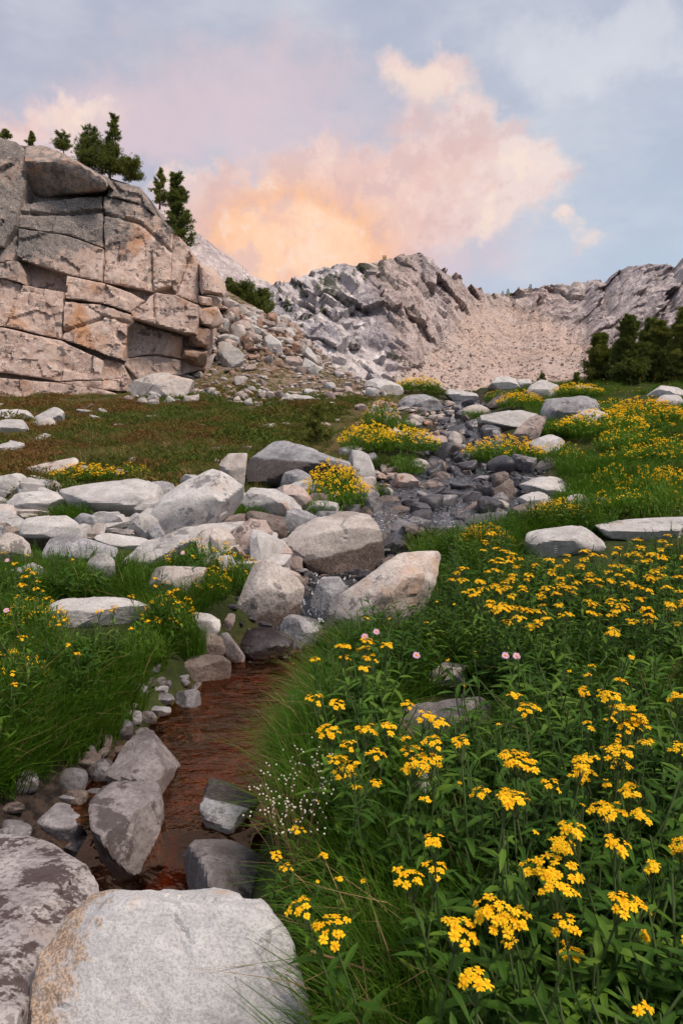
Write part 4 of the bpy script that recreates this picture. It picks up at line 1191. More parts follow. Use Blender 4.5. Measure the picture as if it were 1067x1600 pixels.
def hull_part(pts, name, label=None, grey=0.0, sub=5, mat='cliff', amp=.03):
    Q = np.array([on_face(x, y, d) for x, y, d in pts])
    lo, hi = Q.min(0), Q.max(0)
    mid, ext = (lo + hi) / 2, (hi - lo) / 2
    c, N, D = hull_planes((Q - mid) / ext)
    P, f = rock_verts(N, D, sub, 70, amp, int(abs(pts[0][0] * 7 + pts[0][1])), ext, 7)
    P = P + mid + c * ext
    o = link(name, mesh_from(name, P - CL, f, [M[mat]], attrs={'stain_shade': np.full(len(P), grey)}, sharp=26), cliff)
    if label:
        o['label'] = label


def g3(*pts):
    return [(x / 1.976, 180 + y / 1.976, d) for x, y, d in pts]


# roof block with a dark sloping underside
hull_part(g3((76, 96, -.9), (150, 92, -.9), (240, 148, -1.0), (330, 200, -.9), (334, 222, -.8), (322, 243, .7), (140, 256, .9), (95, 235, .8), (74, 120, -.7),
             (80, 95, 2.5), (330, 190, 2.5), (320, 243, 2.5), (100, 240, 2.5)), 'roof_block', 'jutting roof block with a dark underside', grey=.5, amp=.02)
# the stack of smaller blocks at the cliff's edge
for pts in [((612, 455), (660, 470), (702, 530), (692, 560), (620, 553)), ((610, 555), (672, 562), (690, 592), (616, 588)),
            ((604, 592), (672, 590), (694, 640), (655, 662), (602, 645)), ((598, 650), (655, 656), (645, 722), (578, 712)),
            ((566, 714), (642, 724), (636, 775), (560, 768))]:
    A = np.array(pts, float)
    c = A.mean(0)
    q = [(x, y, 0.25) for x, y in A] + [(c[0] + (x - c[0]) * .75, c[1] + (y - c[1]) * .75, -.35) for x, y in A] + [(x, y, 1.8) for x, y in A]
    hull_part(g3(*q), 'rock_block', grey=0.0, sub=4, mat='rust' if pts[0][1] > 640 else 'cliff', amp=.035)

# ------------------------------------------------------------------ loose stones
def proto_rock(seed, flat=.6, p=60, sub=3, amp=.06):
    rs = np.random.default_rng(seed)
    N = rs.normal(size=(13, 3))
    N = np.concatenate([N, np.eye(3), -np.eye(3)])
    N /= np.linalg.norm(N, axis=1)[:, None]
    D = np.concatenate([rs.uniform(.62, 1.0, 13), rs.uniform(.75, .95, 6)])
    ext = np.array([1, rs.uniform(.65, .95), flat * rs.uniform(.75, 1.25)]) * .5
    P, f = rock_verts(N, D, sub, p, amp, seed, ext, 5, (.72, .95))
    P[:, 0] /= np.ptp(P[:, 0])
    return P, f


_PR = {}


def stone_mesh(kind, mat, k, sub=3):
    key = (kind, mat, k, sub)
    if key not in _PR:
        fl, p = {'flat': (.38, 70), 'block': (.8, 80), 'round': (.65, 12)}[kind]
        P, f = proto_rock(900 + k * 17 + len(kind), fl, p, sub)
        _PR[key] = mesh_from(mat + '_stone', P, f, [M[mat]], sharp=None if kind == 'round' else 30)
    return _PR[key]


def put_stone(x, y, size, kind, mat, label, group, cat='stone', name='stone', sink=.25, sub=3, z=None, rs=random):
    me = stone_mesh(kind, mat, rs.randrange(9), sub)
    hgt = size * {'flat': .38, 'block': .7, 'round': .6}[kind]
    zz = (T0(np.array([x]), np.array([y]))[0] if z is None else z) + hgt * (.5 - sink)
    o = link(name, me, loc=(x, y, zz))
    o.rotation_euler = (rs.gauss(0, .22), rs.gauss(0, .22), rs.uniform(0, 6.28))
    sc = size
    o.scale = (sc, sc * rs.uniform(.8, 1.2), sc * rs.uniform(.8, 1.25))
    tag(o, stone_label(kind, size, mat, x, y), cat, 'loose stones')
    return o


SMARK = [(l_.split(' with ')[0], p_) for l_, p_ in [(o.get('label', ''), (o.location[0], o.location[1])) for o in COL.objects if o.type == 'MESH' and o.get('category') in ('boulder', 'stone')]
         if len(l_.split()) <= 11]


def stone_label(shape, size, mat, x, y):
    """look and nearest named boulder, so that each loose stone can be found"""
    sh = {'flat': 'flat', 'block': 'blocky', 'round': 'rounded'}[shape]
    co = {'wet': 'dark wet', 'river': 'grey', 'brown': 'brown', 'pink': 'pinkish', 'cream': 'cream', 'rust': 'rusty', 'pale': 'white', 'grey': 'grey', 'mauve': 'mauve'}[mat]
    sz = 'small' if size < .2 else 'middling' if size < .34 else 'large'
    m = min(SMARK, key=lambda t: (t[1][0] - x) ** 2 + (t[1][1] - y) ** 2)[0]
    return ' '.join(('%s %s %s stone nearest the %s' % (sz, sh, co, m)).split()[:16])


def free(x, y, k=.8):
    for a, b, r in ROCKS:
        if (x - a) ** 2 + (y - b) ** 2 < (r * k) ** 2:
            return False
    return True


rs = random.Random(3)
# dark stones filling the bed of the upper brook
spots = []
tries = 0
while len(spots) < 285 and tries < 40000:
    tries += 1
    y = math.exp(rs.uniform(math.log(5.0), math.log(27)))
    w = float(stream_w(y))
    x = float(stream_x(y)) + rs.uniform(-1, 1) * (w + .22)
    s = rs.choice([.12, .16, .22, .28, .36, .46]) * (1 if y > 6.5 else .7) * min(1.0, .55 + y * .05) * rs.uniform(.8, 1.2)
    if all((x - a) ** 2 + (y - b) ** 2 > ((s + c) * .36) ** 2 for a, b, c in spots) and free(x, y, .55):
        spots.append((x, y, s))
for x, y, s in spots:
    edge = abs(x - float(stream_x(y))) / (float(stream_w(y)) + .22)
    r = rs.random()
    if r < .80 - .35 * edge:
        put_stone(x, y, s, rs.choice(['flat', 'block', 'round']), 'wet', None, 'stones in the brook', 'brook stone', 'brook_stone', .12, rs=rs)
    elif r < .86:
        put_stone(x, y, s, rs.choice(['flat', 'block']), 'river', None, 'stones in the brook', 'brook stone', 'brook_stone', .12, rs=rs)
    else:
        put_stone(x, y, s, rs.choice(['flat', 'block']), 'brown', None, 'stones in the brook', 'brook stone', 'brook_stone', .12, rs=rs)
# pinkish stones spread along the left bank of the upper brook
n = 0
PB = np.array(ZC((0, 190), (200, 150), (420, 150), (560, 200), (480, 260), (430, 330), (420, 420), (330, 400), (250, 330), (130, 330), (40, 250)), float)
PB2 = np.array(ZC((0, 560), (120, 480), (330, 450), (280, 540), (120, 640), (0, 640)), float)
while n < 170:
    y, = [math.exp(rs.uniform(math.log(9), math.log(30)))]
    x = float(stream_x(y)) - rs.uniform(.2, 5.5)
    z = T0(np.array([x]), np.array([y]))[0]
    q = project(np.array([x, y, z]))
    if max(poly_dist(q, PB)[0], poly_dist(q, PB2)[0]) < 0 or not free(x, y, .7):
        continue
    n += 1
    put_stone(x, y, rs.choice([.16, .22, .3, .42]) * rs.uniform(.8, 1.25), rs.choice(['flat', 'block']), rs.choice(['pink', 'pink', 'cream', 'cream', 'rust']),
              None, 'pinkish stones on the brook bank', 'bank stone', 'bank_stone', rs=rs)
# scree below the cliff and on the spur
TP = np.array([(300, 470), (345, 470), (430, 505), (520, 575), (600, 590), (620, 610), (560, 622), (480, 622), (380, 640), (250, 640), (200, 625), (290, 600), (305, 540)], float)
n = 0
scree_pts = []
while n < 1900:
    x, y = rs.uniform(-13, 3), rs.uniform(22, 39)
    q = project(np.array([x, y, T0(np.array([x]), np.array([y]))[0]]))
    dd = poly_dist(q, TP)[0]
    if dd < -4:
        continue
    near_spur = sstep(600, 520, q[0, 1])
    if rs.random() > .35 + .65 * near_spur:
        continue
    n += 1
    s = rs.choice([.10, .13, .18, .25, .38]) * rs.uniform(.8, 1.3) * (1 + .8 * near_spur)
    scree_pts.append((s * (26 / y), x, y, s, float(near_spur)))
scree_pts.sort(reverse=True)
for k, (_, x, y, s, ns) in enumerate(scree_pts[:290]):
    m = rs.choice(['cream', 'pink', 'pale', 'rust', 'cream'] if ns > .3 else ['cream', 'pale', 'pink', 'cream'])
    put_stone(x, y, s * 1.15, rs.choice(['flat', 'block']), m, None, 'scree stones', 'scree block', 'scree_block', sink=.2, rs=rs)
# pale stones lying about in the heath
n = 0
while n < 75:
    px, py = rs.uniform(-20, 560), rs.uniform(628, 760)
    if rs.random() < (py - 600) / 190 or px > 420 and py > 690:
        continue
    q = hit(px, py)
    if q[1] < 9 or not free(q[0], q[1], 1.0):
        continue
    n += 1
    put_stone(q[0], q[1], rs.choice([.14, .2, .3, .45]) * rs.uniform(.8, 1.2), 'flat', rs.choice(['pale', 'cream', 'cream', 'pink']),
              None, 'stones in the heath', 'heath stone', 'heath_stone', sink=.3, rs=rs)
# pebbles among the left boulders and along the pool
for k in range(230):
    px, py = rs.uniform(-10, 560), rs.uniform(770, 905)
    q = hit(px, py)
    sz = rs.choice([rs.uniform(.10, .26), rs.uniform(.25, .5)])
    if abs(q[0] - stream_x(q[1])) < .4 or not free(q[0], q[1], .9 if sz > .25 else .5) or (py > 850 and px < 330):
        continue
    put_stone(q[0], q[1], sz, rs.choice(['flat', 'block', 'flat']), rs.choice(['cream', 'pale', 'pale', 'pink', 'grey'] + (['brown'] if sz < .25 else [])),
              None, 'stones between the left boulders', 'rubble stone', 'rubble_stone', rs=rs)
for k in range(120):
    y = rs.uniform(2.1, 4.6)
    side = -1 if rs.random() < .8 else 1
    x = float(stream_x(y)) + side * (float(stream_w(y)) + rs.uniform(-.02, (.8 if y < 3 else .36) if side < 0 else .1))
    if free(x, y, .75):
        put_stone(x, y, rs.uniform(.05, .13), 'round', rs.choice(['river', 'brown', 'mauve']),
                  None, 'cobbles at the pool edge', name='cobble', rs=rs)


# ------------------------------------------------------------------ instanced ground cover (nobody could count it)
def gn_tree():
    t = bpy.data.node_groups.new('scatter', 'GeometryNodeTree')
    t.interface.new_socket('Geometry', in_out='INPUT', socket_type='NodeSocketGeometry')
    t.interface.new_socket('Collection', in_out='INPUT', socket_type='NodeSocketCollection')
    t.interface.new_socket('Geometry', in_out='OUTPUT', socket_type='NodeSocketGeometry')
    gi, go = t.nodes.new('NodeGroupInput'), t.nodes.new('NodeGroupOutput')
    iop = t.nodes.new('GeometryNodeInstanceOnPoints')
    ci = t.nodes.new('GeometryNodeCollectionInfo')
    ci.inputs['Separate Children'].default_value = True
    ci.inputs['Reset Children'].default_value = True
    L = t.links.new
    L(gi.outputs[1], ci.inputs[0])
    L(gi.outputs[0], iop.inputs['Points'])
    L(ci.outputs[0], iop.inputs['Instance'])
    iop.inputs['Pick Instance'].default_value = True

    def attr(name, typ):
        n = t.nodes.new('GeometryNodeInputNamedAttribute')
        n.data_type = typ
        n.inputs[0].default_value = name
        return n.outputs[0]
    L(attr('pick', 'INT'), iop.inputs['Instance Index'])
    e = t.nodes.new('FunctionNodeEulerToRotation')
    L(attr('rot', 'FLOAT_VECTOR'), e.inputs[0])
    L(e.outputs[0], iop.inputs['Rotation'])
    L(attr('scl', 'FLOAT_VECTOR'), iop.inputs['Scale'])
    L(iop.outputs[0], go.inputs[0])
    return t


GN = gn_tree()


def scatter(name, label, meshes, P, rot, scl, pick=None, seed=1):
    r = np.random.default_rng(seed)
    col = bpy.data.collections.new(name + '_kinds')
    for k, me in enumerate(meshes):
        col.objects.link(bpy.data.objects.new('%s_kind_%02d' % (name, k), me))
    P = np.asarray(P, np.float32)
    me = bpy.data.meshes.new(name)
    me.vertices.add(len(P))
    me.vertices.foreach_set('co', P.ravel())
    if pick is None:
        pick = r.integers(0, len(meshes), len(P))
    scl = np.asarray(scl, np.float32)
    if scl.ndim == 1:
        scl = np.stack([scl] * 3, 1)
    for k, typ, v, fld in (('rot', 'FLOAT_VECTOR', np.asarray(rot, np.float32), 'vector'), ('scl', 'FLOAT_VECTOR', scl, 'vector'),
                           ('pick', 'INT', np.asarray(pick, np.int32), 'value')):
        a = me.attributes.new(k, typ, 'POINT')
        a.data.foreach_set(fld, np.ascontiguousarray(v).ravel())
    o = link(name, me)
    md = o.modifiers.new('scatter', 'NODES')
    md.node_group = GN
    md[[s.identifier for s in GN.interface.items_tree if s.name == 'Collection'][0]] = col
    return tag(o, label, kind='stuff')


# the finer scree
A = np.array([(x, y, s) for _, x, y, s, _ in scree_pts[290:]])
z = T0(A[:, 0], A[:, 1]) + A[:, 2] * .05
r_ = np.random.default_rng(5)
scatter('scree', 'fine pinkish rubble of the scree slope below the cliff', [stone_mesh(k, m, i) for i, (k, m) in enumerate(
    [('flat', 'cream'), ('block', 'cream'), ('flat', 'pink'), ('block', 'pink'), ('flat', 'pale'), ('block', 'rust')])],
    np.stack([A[:, 0], A[:, 1], z], 1), r_.normal(0, .25, (len(A), 3)) + np.stack([np.zeros(len(A))] * 2 + [r_.uniform(0, 6.28, len(A))], 1), A[:, 2])
# gravel of the brook
n = 2600
y = np.exp(r_.uniform(math.log(4.8), math.log(28), n))
x = stream_x(y) + r_.uniform(-1, 1, n) * (stream_w(y) + .35)
s = r_.uniform(.05, .15, n) * np.clip(.5 + y * .06, .5, 1.2)
scatter('gravel', 'dark wet gravel and pebbles in the bed of the brook', [stone_mesh(k, m, i) for i, (k, m) in enumerate(
    [('flat', 'wet'), ('block', 'wet'), ('flat', 'wet'), ('round', 'wet'), ('flat', 'brown'), ('block', 'wet')])],
    np.stack([x, y, T0(x, y) + s * .15], 1), r_.normal(0, .3, (n, 3)) + np.stack([np.zeros(n)] * 2 + [r_.uniform(0, 6.28, n)], 1), s)

# boulders and rubble of the far scree bowl
Pm, sm, rowm, pxm = SCREE
cand = np.nonzero((sm > .45) & (rowm < 632) & (rowm > 455) & (pxm > 540) & (pxm < 1100))[0]
n = 5200
idx = r_.choice(cand, n)
s = np.clip(np.exp(r_.normal(-.15, .5, n)), .4, 2.6) * np.interp(rowm[idx], [460, 620], [.8, 1.15])
scatter('talus', 'pale boulders and rubble strewn over the far scree bowl', [stone_mesh(k, m, i, 1) for i, (k, m) in enumerate(
    [('block', 'cream'), ('flat', 'cream'), ('block', 'pink'), ('block', 'cream'), ('flat', 'pink')])],
    Pm[idx] + r_.normal(0, 1.2, (n, 3)) * np.array([1, 1, .1]), r_.uniform(-.4, .4, (n, 3)) + np.stack([np.zeros(n)] * 2 + [r_.uniform(0, 6.28, n)], 1), s)

# ------------------------------------------------------------------ plant materials
def leaf_mat(name, a, b, trans=.3, rough=.6, spec=.1):
    m, T = new_mat(name)
    oi = T.n('ShaderNodeObjectInfo').outputs['Random']
    isl = T.n('ShaderNodeNewGeometry').outputs['Random Per Island']
    f = T.m('ADD', T.m('MULTIPLY', oi, .5), T.m('MULTIPLY', isl, .5))
    c = T.mix(f, a, b)
    d = T.n('ShaderNodeBsdfPrincipled', {'Base Color': c, 'Roughness': rough})
    d.inputs['Specular IOR Level'].default_value = spec
    t = T.n('ShaderNodeBsdfTranslucent', {'Color': T.vm('MULTIPLY', c, (1.25, 1.35, .7))})
    mx = T.n('ShaderNodeMixShader', {0: trans})
    T.t.links.new(d.outputs[0], mx.inputs[1])
    T.t.links.new(t.outputs[0], mx.inputs[2])
    finish(T, mx.outputs[0])
    return m


L_grass = leaf_mat('grass_blade', (.026, .076, .006), (.092, .180, .016), .35)
L_grass2 = leaf_mat('grass_blade_olive', (.075, .115, .025), (.15, .17, .05), .35)
L_dry = leaf_mat('dry_grass', (.16, .10, .045), (.32, .22, .11), .2)
L_leaf = leaf_mat('flower_leaf', (.024, .068, .009), (.066, .142, .019), .3, .55)
L_leaf2 = leaf_mat('flower_leaf_light', (.060, .130, .015), (.13, .225, .03), .3, .55)
L_stem = leaf_mat('flower_stem', (.06, .11, .03), (.10, .13, .05), .1)
L_petal = leaf_mat('yellow_petal', (.80, .40, .004), (.93, .62, .018), .25, .6, .1)
L_disc = leaf_mat('orange_disc', (.72, .28, .004), (.80, .36, .01), .05, .8, .1)
L_pink = leaf_mat('pink_petal', (.62, .34, .55), (.70, .46, .64), .25, .6, .1)
L_white = leaf_mat('white_bud', (.60, .55, .48), (.75, .70, .62), .2, .7, .1)
L_heath = leaf_mat('heath_brown', (.105, .058, .022), (.20, .115, .044), .15, .8, .05)
L_heath2 = leaf_mat('heath_olive', (.085, .080, .020), (.17, .145, .038), .15, .8, .05)
L_heath3 = leaf_mat('heath_green', (.045, .075, .014), (.10, .130, .026), .15, .8, .05)
L_needle = leaf_mat('pine_needle', (.080, .105, .026), (.17, .195, .05), .3, .6, .15)
L_needle2 = leaf_mat('pine_needle_olive', (.105, .125, .028), (.22, .23, .06), .3, .6, .15)
L_bark = granite('bark', (.07, .05, .04), (.13, .10, .08), (.22, .18, .15), scale=6, bump=.8)


# ------------------------------------------------------------------ plant meshes
def rot_to(d):
    return np.array(Vector(d).to_track_quat('X', 'Z').to_matrix())


def blade(mb, p, az, lean, h, w, rs, mi=0, segs=3):
    d = np.array([math.cos(az), math.sin(az), 0])
    s = np.array([-math.sin(az), math.cos(az), 0])
    if rs.random() < .5:
        s = s * .4 + d * .9
        s /= np.linalg.norm(s)
    vs = []
    for k in range(segs + 1):
        t = k / segs
        c = p + d * (lean * h * t ** 1.8) + np.array([0, 0, h * (t - .30 * lean * t * t)])
        ww = w * (1 - t ** 1.6)
        if k < segs:
            vs += [c - s * ww, c + s * ww]
        else:
            vs += [c]
    f = [(2 * k, 2 * k + 1, 2 * k + 3, 2 * k + 2) for k in range(segs - 1)] + [(2 * segs - 2, 2 * segs - 1, 2 * segs)]
    mb.add(vs, f, mi)


def grass_tuft(seed, n=46, h=.30, r=.07, w=.0036, mats=None, spread=.9, dry=.06):
    rs = random.Random(seed)
    mb = MB()
    for _ in range(n):
        a = rs.uniform(0, 6.28)
        q = r * math.sqrt(rs.random())
        blade(mb, np.array([q * math.cos(a), q * math.sin(a), -.02]), a + rs.gauss(0, .7), rs.uniform(.1, spread), h * rs.uniform(.5, 1.1),
              w * rs.uniform(.7, 1.3), rs, 1 if rs.random() < dry else 0)
    return mb.mesh('tuft', mats or [L_grass, L_dry], False)


def leaf_geo(L, W, droop, rows=6, teeth=.0, fold=.25):
    vs, f = [], []
    for k in range(rows):
        t = k / (rows - 1)
        w = W * (math.sin(math.pi * min(t * .92 + .06, 1)) ** .8) * (1 + (teeth if k % 2 else -teeth))
        if k == rows - 1:
            w = .0006
        x, z = L * t, -droop * L * t * t
        vs += [(x, -w, z + fold * w), (x, 0, z), (x, w, z + fold * w)]
    for k in range(rows - 1):
        a = 3 * k
        f += [(a, a + 3, a + 4, a + 1), (a + 1, a + 4, a + 5, a + 2)]
    return np.array(vs), f


def tube(pts, r0, r1, n=5):
    pts = np.array(pts, float)
    vs, f = [], []
    for k, p in enumerate(pts):
        d = pts[min(k + 1, len(pts) - 1)] - pts[max(k - 1, 0)]
        d /= max(np.linalg.norm(d), 1e-9)
        a = np.cross(d, [0.31, 0.95, 0.05])
        a /= np.linalg.norm(a)
        b = np.cross(d, a)
        r = r0 + (r1 - r0) * k / (len(pts) - 1)
        for j in range(n):
            t = 6.2832 * j / n
            vs.append(p + r * (math.cos(t) * a + math.sin(t) * b))
    for k in range(len(pts) - 1):
        for j in range(n):
            f.append((k * n + j, k * n + (j + 1) % n, (k + 1) * n + (j + 1) % n, (k + 1) * n + j))
    return np.array(vs), f


def head_geo(seed, r=.0110, n=9):
    """a small daisy: ray petals round a domed disc; face up"""
    rs = random.Random(seed)
    P, Fp, D, Fd = [], [], [], []
    for k in range(n):
        a = 6.283 * k / n + rs.gauss(0, .12)
        d, s = np.array([math.cos(a), math.sin(a), 0]), np.array([-math.sin(a), math.cos(a), 0])
        rr, z = r * rs.uniform(.85, 1.15), rs.uniform(-.002, .003)
        w = r * .26
        b = len(P)
        P += [d * r * .25 - s * w * .5, d * r * .25 + s * w * .5, d * rr * .75 + s * w + np.array([0, 0, z]), d * rr + np.array([0, 0, z - .0015]), d * rr * .75 - s * w + np.array([0, 0, z])]
        Fp += [(b, b + 4, b + 3, b + 2, b + 1)]
    m = 6
    D = [np.array([math.cos(6.283 * k / m) * r * .36, math.sin(6.283 * k / m) * r * .36, .0005]) for k in range(m)] + [np.array([0, 0, r * .30])]
    Fd = [(k, (k + 1) % m, m) for k in range(m)]
    return np.array(P), Fp, np.array(D), Fd


def xform(v, M4):
    v = np.asarray(v)
    A = np.array(M4)
    return v @ A[:3, :3].T + A[:3, 3]


def plant_plan(seed, h=.42, leaves=11, heads=8, light=False, spread=.034):
    """where every leaf and flower head of one plant sits"""
    rs = random.Random(seed)
    bend = np.array([rs.gauss(0, .05), rs.gauss(0, .05)])
    ax = lambda t: np.array([bend[0] * t * t, bend[1] * t * t, h * t])
    lv = []
    for k in range(leaves):
        t = .06 + .84 * k / leaves
        az = 2.4 * k + rs.gauss(0, .3)
        el = rs.uniform(.25, .75)
        d = (math.cos(az) * math.cos(el), math.sin(az) * math.cos(el), math.sin(el))
        sc = (1.25 - .75 * t) * rs.uniform(.8, 1.15)
        R = Matrix(rot_to(d).tolist()).to_4x4()
        lv.append((rs.randrange(3), Matrix.Translation(ax(t).tolist()) @ R @ Matrix.Scale(sc, 4)))
    hd, ped = [], []
    top = ax(1.0)
    for k in range(heads):
        a = 2.4 * k + rs.random()
        q = spread * math.sqrt((k + .4) / max(heads, 1))
        p = top + np.array([q * math.cos(a), q * math.sin(a), rs.uniform(-.006, .012) - q * .35 + .03])
        n = Vector((math.cos(a) * q / spread * .7 + rs.gauss(0, .15), math.sin(a) * q / spread * .7 + rs.gauss(0, .15), 1))
        R = n.to_track_quat('Z', 'Y').to_matrix().to_4x4()
        hd.append((rs.randrange(4), Matrix.Translation(p.tolist()) @ R @ Matrix.Scale(rs.uniform(.8, 1.15), 4)))
        ped.append((ax(.93), p))
    st = [tube([ax(t) for t in (0, .25, .5, .75, 1)], .0035, .0022)] + [tube([a_, (a_ + b_) / 2 + np.array([0, 0, -.006]), b_], .0014, .001, 3) for a_, b_ in ped]
    return dict(h=h, leaves=lv, heads=hd, stem=st)


LEAF = [leaf_geo(.098, .0135, .35, 7, .10), leaf_geo(.088, .0110, .15, 7, .10), leaf_geo(.105, .0115, .6, 7, .08)]
HEAD = [head_geo(k, n=8 + k % 3) for k in range(4)]


def joined(plan, lm, parts):
    mb = MB()
    if 'stem' in parts:
        for v, f in plan['stem']:
            mb.add(v, f, 0)
    if 'leaf' in parts:
        for k, Mx in plan['leaves']:
            mb.add(xform(LEAF[k][0], Mx), LEAF[k][1], 1)
    if 'head' in parts:
        for k, Mx in plan['heads']:
            a, fa, b, fb_ = HEAD[k]
            mb.add(xform(a, Mx), fa, 2)
            mb.add(xform(b, Mx), fb_, 3)
    return mb.mesh('plant', [L_stem, lm, L_petal, L_disc], False)


def leaf_mesh(k, m):
    return mesh_from('leaf', LEAF[k][0], LEAF[k][1], [m], False)


def head_mesh(k):
    a, fa, b, fb_ = HEAD[k]
    mb = MB()
    mb.add(a, fa, 0)
    mb.add(b, fb_, 1)
    return mb.mesh('flower_head', [L_petal, L_disc], False)


LEAF_M = [[leaf_mesh(k, m) for k in range(3)] for m in (L_leaf, L_leaf2)]
HEAD_M = [head_mesh(k) for k in range(4)]
PLANS = [plant_plan(40 + k, h=.40 + .03 * (k % 4), leaves=13 + k % 4, heads=[10, 7, 12, 8, 4, 14, 9, 6][k], spread=[.031, .025, .036, .029, .019, .042, .031, .024][k]) for k in range(8)]
BARE = [plant_plan(80 + k, h=.30 + .03 * k, leaves=18, heads=0) for k in range(4)]
PLANS1 = [plant_plan(60 + k, h=.40, leaves=11, heads=1 + k, spread=.014) for k in range(2)]


def plan_meshes(p, lm):
    mb = MB()
    for v, f in p['stem']:
        mb.add(v, f, 0)
    p['stem_mesh'] = mb.mesh('stem', [L_stem], False)
    p['foliage_mesh'] = joined(p, lm, ('leaf',)) if p['leaves'] else None
    p['blossom_mesh'] = joined(p, lm, ('head',)) if p['heads'] else None
    p['all_mesh'] = joined(p, lm, ('stem', 'leaf', 'head'))


for i, p in enumerate(PLANS + PLANS1 + BARE):
    plan_meshes(p, L_leaf if i % 3 else L_leaf2)


def flower_plant(x, y, z, plan, sc, rz, label, group, detail, tilt=(0, 0)):
    e = bpy.data.objects.new('flower_plant', None)
    COL.objects.link(e)
    e.location = (x, y, z)
    e.rotation_euler = (tilt[0], tilt[1], rz)
    e.scale = (sc, sc, sc)
    tag(e, label, 'flower', group)
    link('stem', plan['stem_mesh'], e)
    if detail == 2:
        lm = LEAF_M[random.randrange(5) == 0]
        for k, Mx in plan['leaves']:
            link('leaf', lm[k], e).matrix_basis = Mx
        for k, Mx in plan['heads']:
            link('flower_head', HEAD_M[k], e).matrix_basis = Mx
    else:
        if plan['foliage_mesh']:
            link('foliage', plan['foliage_mesh'], e)
        if plan['blossom_mesh']:
            link('blossom', plan['blossom_mesh'], e)
    return e


# ------------------------------------------------------------------ flower plants of the right bank, by the clusters the photograph shows
Z8 = zoomer(420, 1180, 1.649)
BIG = Z8((405, 8), (280, 25), (218, 52), (187, 103), (110, 125), (45, 170), (10, 215), (115, 237), (157, 258), (587, 58), (572, 103), (470, 165), (660, 130), (660, 210),
         (735, 130), (765, 180), (740, 15), (855, 10), (830, 52), (850, 100), (912, 75), (820, 240), (890, 225), (935, 215), (1000, 160), (1045, 175), (1000, 220), (1045, 265), (980, 195), (1060, 230),
         (355, 315), (370, 370), (443, 318), (268, 380), (300, 420), (540, 345), (538, 400), (570, 487), (660, 322), (672, 352), (775, 377), (855, 415), (955, 440), (885, 572), (720, 118), (910, 200)) + \
      Z7((150, 580), (200, 640), (220, 560), (235, 580), (290, 575), (282, 620), (405, 600), (465, 550), (480, 565), (540, 585), (640, 595), (720, 600), (750, 570),
         (755, 610), (820, 600), (865, 593), (910, 555), (840, 520), (870, 535), (900, 525), (835, 650), (905, 665), (800, 490), (865, 440), (920, 412), (1000, 420),
         (985, 500), (940, 480), (1040, 510), (990, 575), (785, 385), (690, 470), (590, 430), (435, 470), (350, 467), (262, 427), (190, 487), (255, 510), (155, 440), (195, 440), (1010, 440), (960, 530), (930, 500),
         (320, 540), (130, 345), (180, 325), (230, 350), (270, 320), (330, 310), (240, 300), (285, 300), (210, 300))
SMALL = Z8((60, 315), (153, 350), (105, 375), (592, 212), (800, 165), (715, 394), (890, 315), (820, 577), (815, 660), (410, 495), (655, 495), (205, 325), (125, 170)) + \
        Z7((325, 655), (585, 652), (815, 385), (770, 350), (497, 430), (150, 475), (105, 350), (515, 310), (545, 325), (460, 245), (320, 240), (395, 190), (235, 235), (415, 520), (490, 195), (740, 340), (855, 300), (660, 475))
MID = Z7((530, 170), (560, 180), (585, 160), (650, 160), (640, 200), (690, 215), (720, 155), (770, 150), (780, 230), (810, 250), (885, 235), (850, 155), (880, 185), (965, 210),
         (960, 175), (1050, 210), (1000, 245), (950, 260), (545, 60), (570, 40), (600, 90), (620, 130), (660, 110), (590, 20), (640, 60), (700, 100), (820, 90), (860, 80), (900, 70), (940, 60), (980, 90),
         (1020, 70), (1050, 50), (830, 130), (880, 120), (930, 110), (1000, 130), (1050, 110), (740, 110), (780, 190), (680, 130), (540, 130), (560, 110), (610, 60), (480, 110), (500, 140), (1030, 150), (910, 150), (960, 40), (1040, 30))
SHOW = [np.array(p_, float) for p_ in [
    [(805, 840), (970, 840), (970, 925), (805, 915)], [(950, 815), (1120, 805), (1120, 885), (950, 890)], [(600, 1095), (785, 1095), (780, 1235), (610, 1225)],
    [(660, 1040), (745, 1040), (745, 1120), (660, 1120)], [(50, 940), (240, 940), (240, 1030), (60, 1035)], [(520, 900), (700, 880), (640, 1010), (520, 1010)]]]


def shown(x, y):
    """False where a tall plant would hide a rock that the photograph shows"""
    pr = project(np.stack([x, y, T0(x, y)], 1))
    ok = np.ones(len(x), bool)
    for p_ in SHOW:
        ok &= poly_dist(pr, p_) < 0
    return ok


rs = random.Random(21)
n_det = 0
PLANTED = []


LOOK = ['a full rounded yellow cluster', 'a small neat yellow cluster', 'a wide dense yellow cluster', 'a medium yellow cluster', 'only four yellow heads',
        'the widest flat-topped yellow cluster', 'a nine-headed yellow cluster', 'a loose six-headed yellow cluster']
MARK = [('the lichened grey boulder', hit(690, 1150)), ('the pale rock in the flowers', hit(700, 1075)), ('the pool edge', hit(455, 1180)), ('the white feathery seed head', hit(665, 1300)),
        ('the dry pale twig', hit(540, 1560)), ('the big pale boulder', hit(470, 1560)), ('the sloping pinkish boulder', hit(620, 960)), ('the flat white boulder', hit(880, 885)),
        ('the long white slab', hit(1010, 850)), ('the pair of pink asters', hit(825, 1110)), ('the flat slab of the left bank', hit(150, 985)), ('the upright slab of the left bank', hit(160, 925)),
        ('the cobbles left of the pool', hit(110, 1260)), ('the dark rocks at the pool head', hit(480, 1040))]


def plant_label(plan, q):
    k = next((i for i, p_ in enumerate(PLANS) if p_ is plan), None)
    look = LOOK[k] if k is not None else ('a single small yellow head' if plan is PLANS1[0] else 'two small yellow heads')
    m = min(MARK, key=lambda t: (t[1][0] - q[0]) ** 2 + (t[1][1] - q[1]) ** 2)[0]
    return 'leafy plant with %s nearest %s' % (look, m)


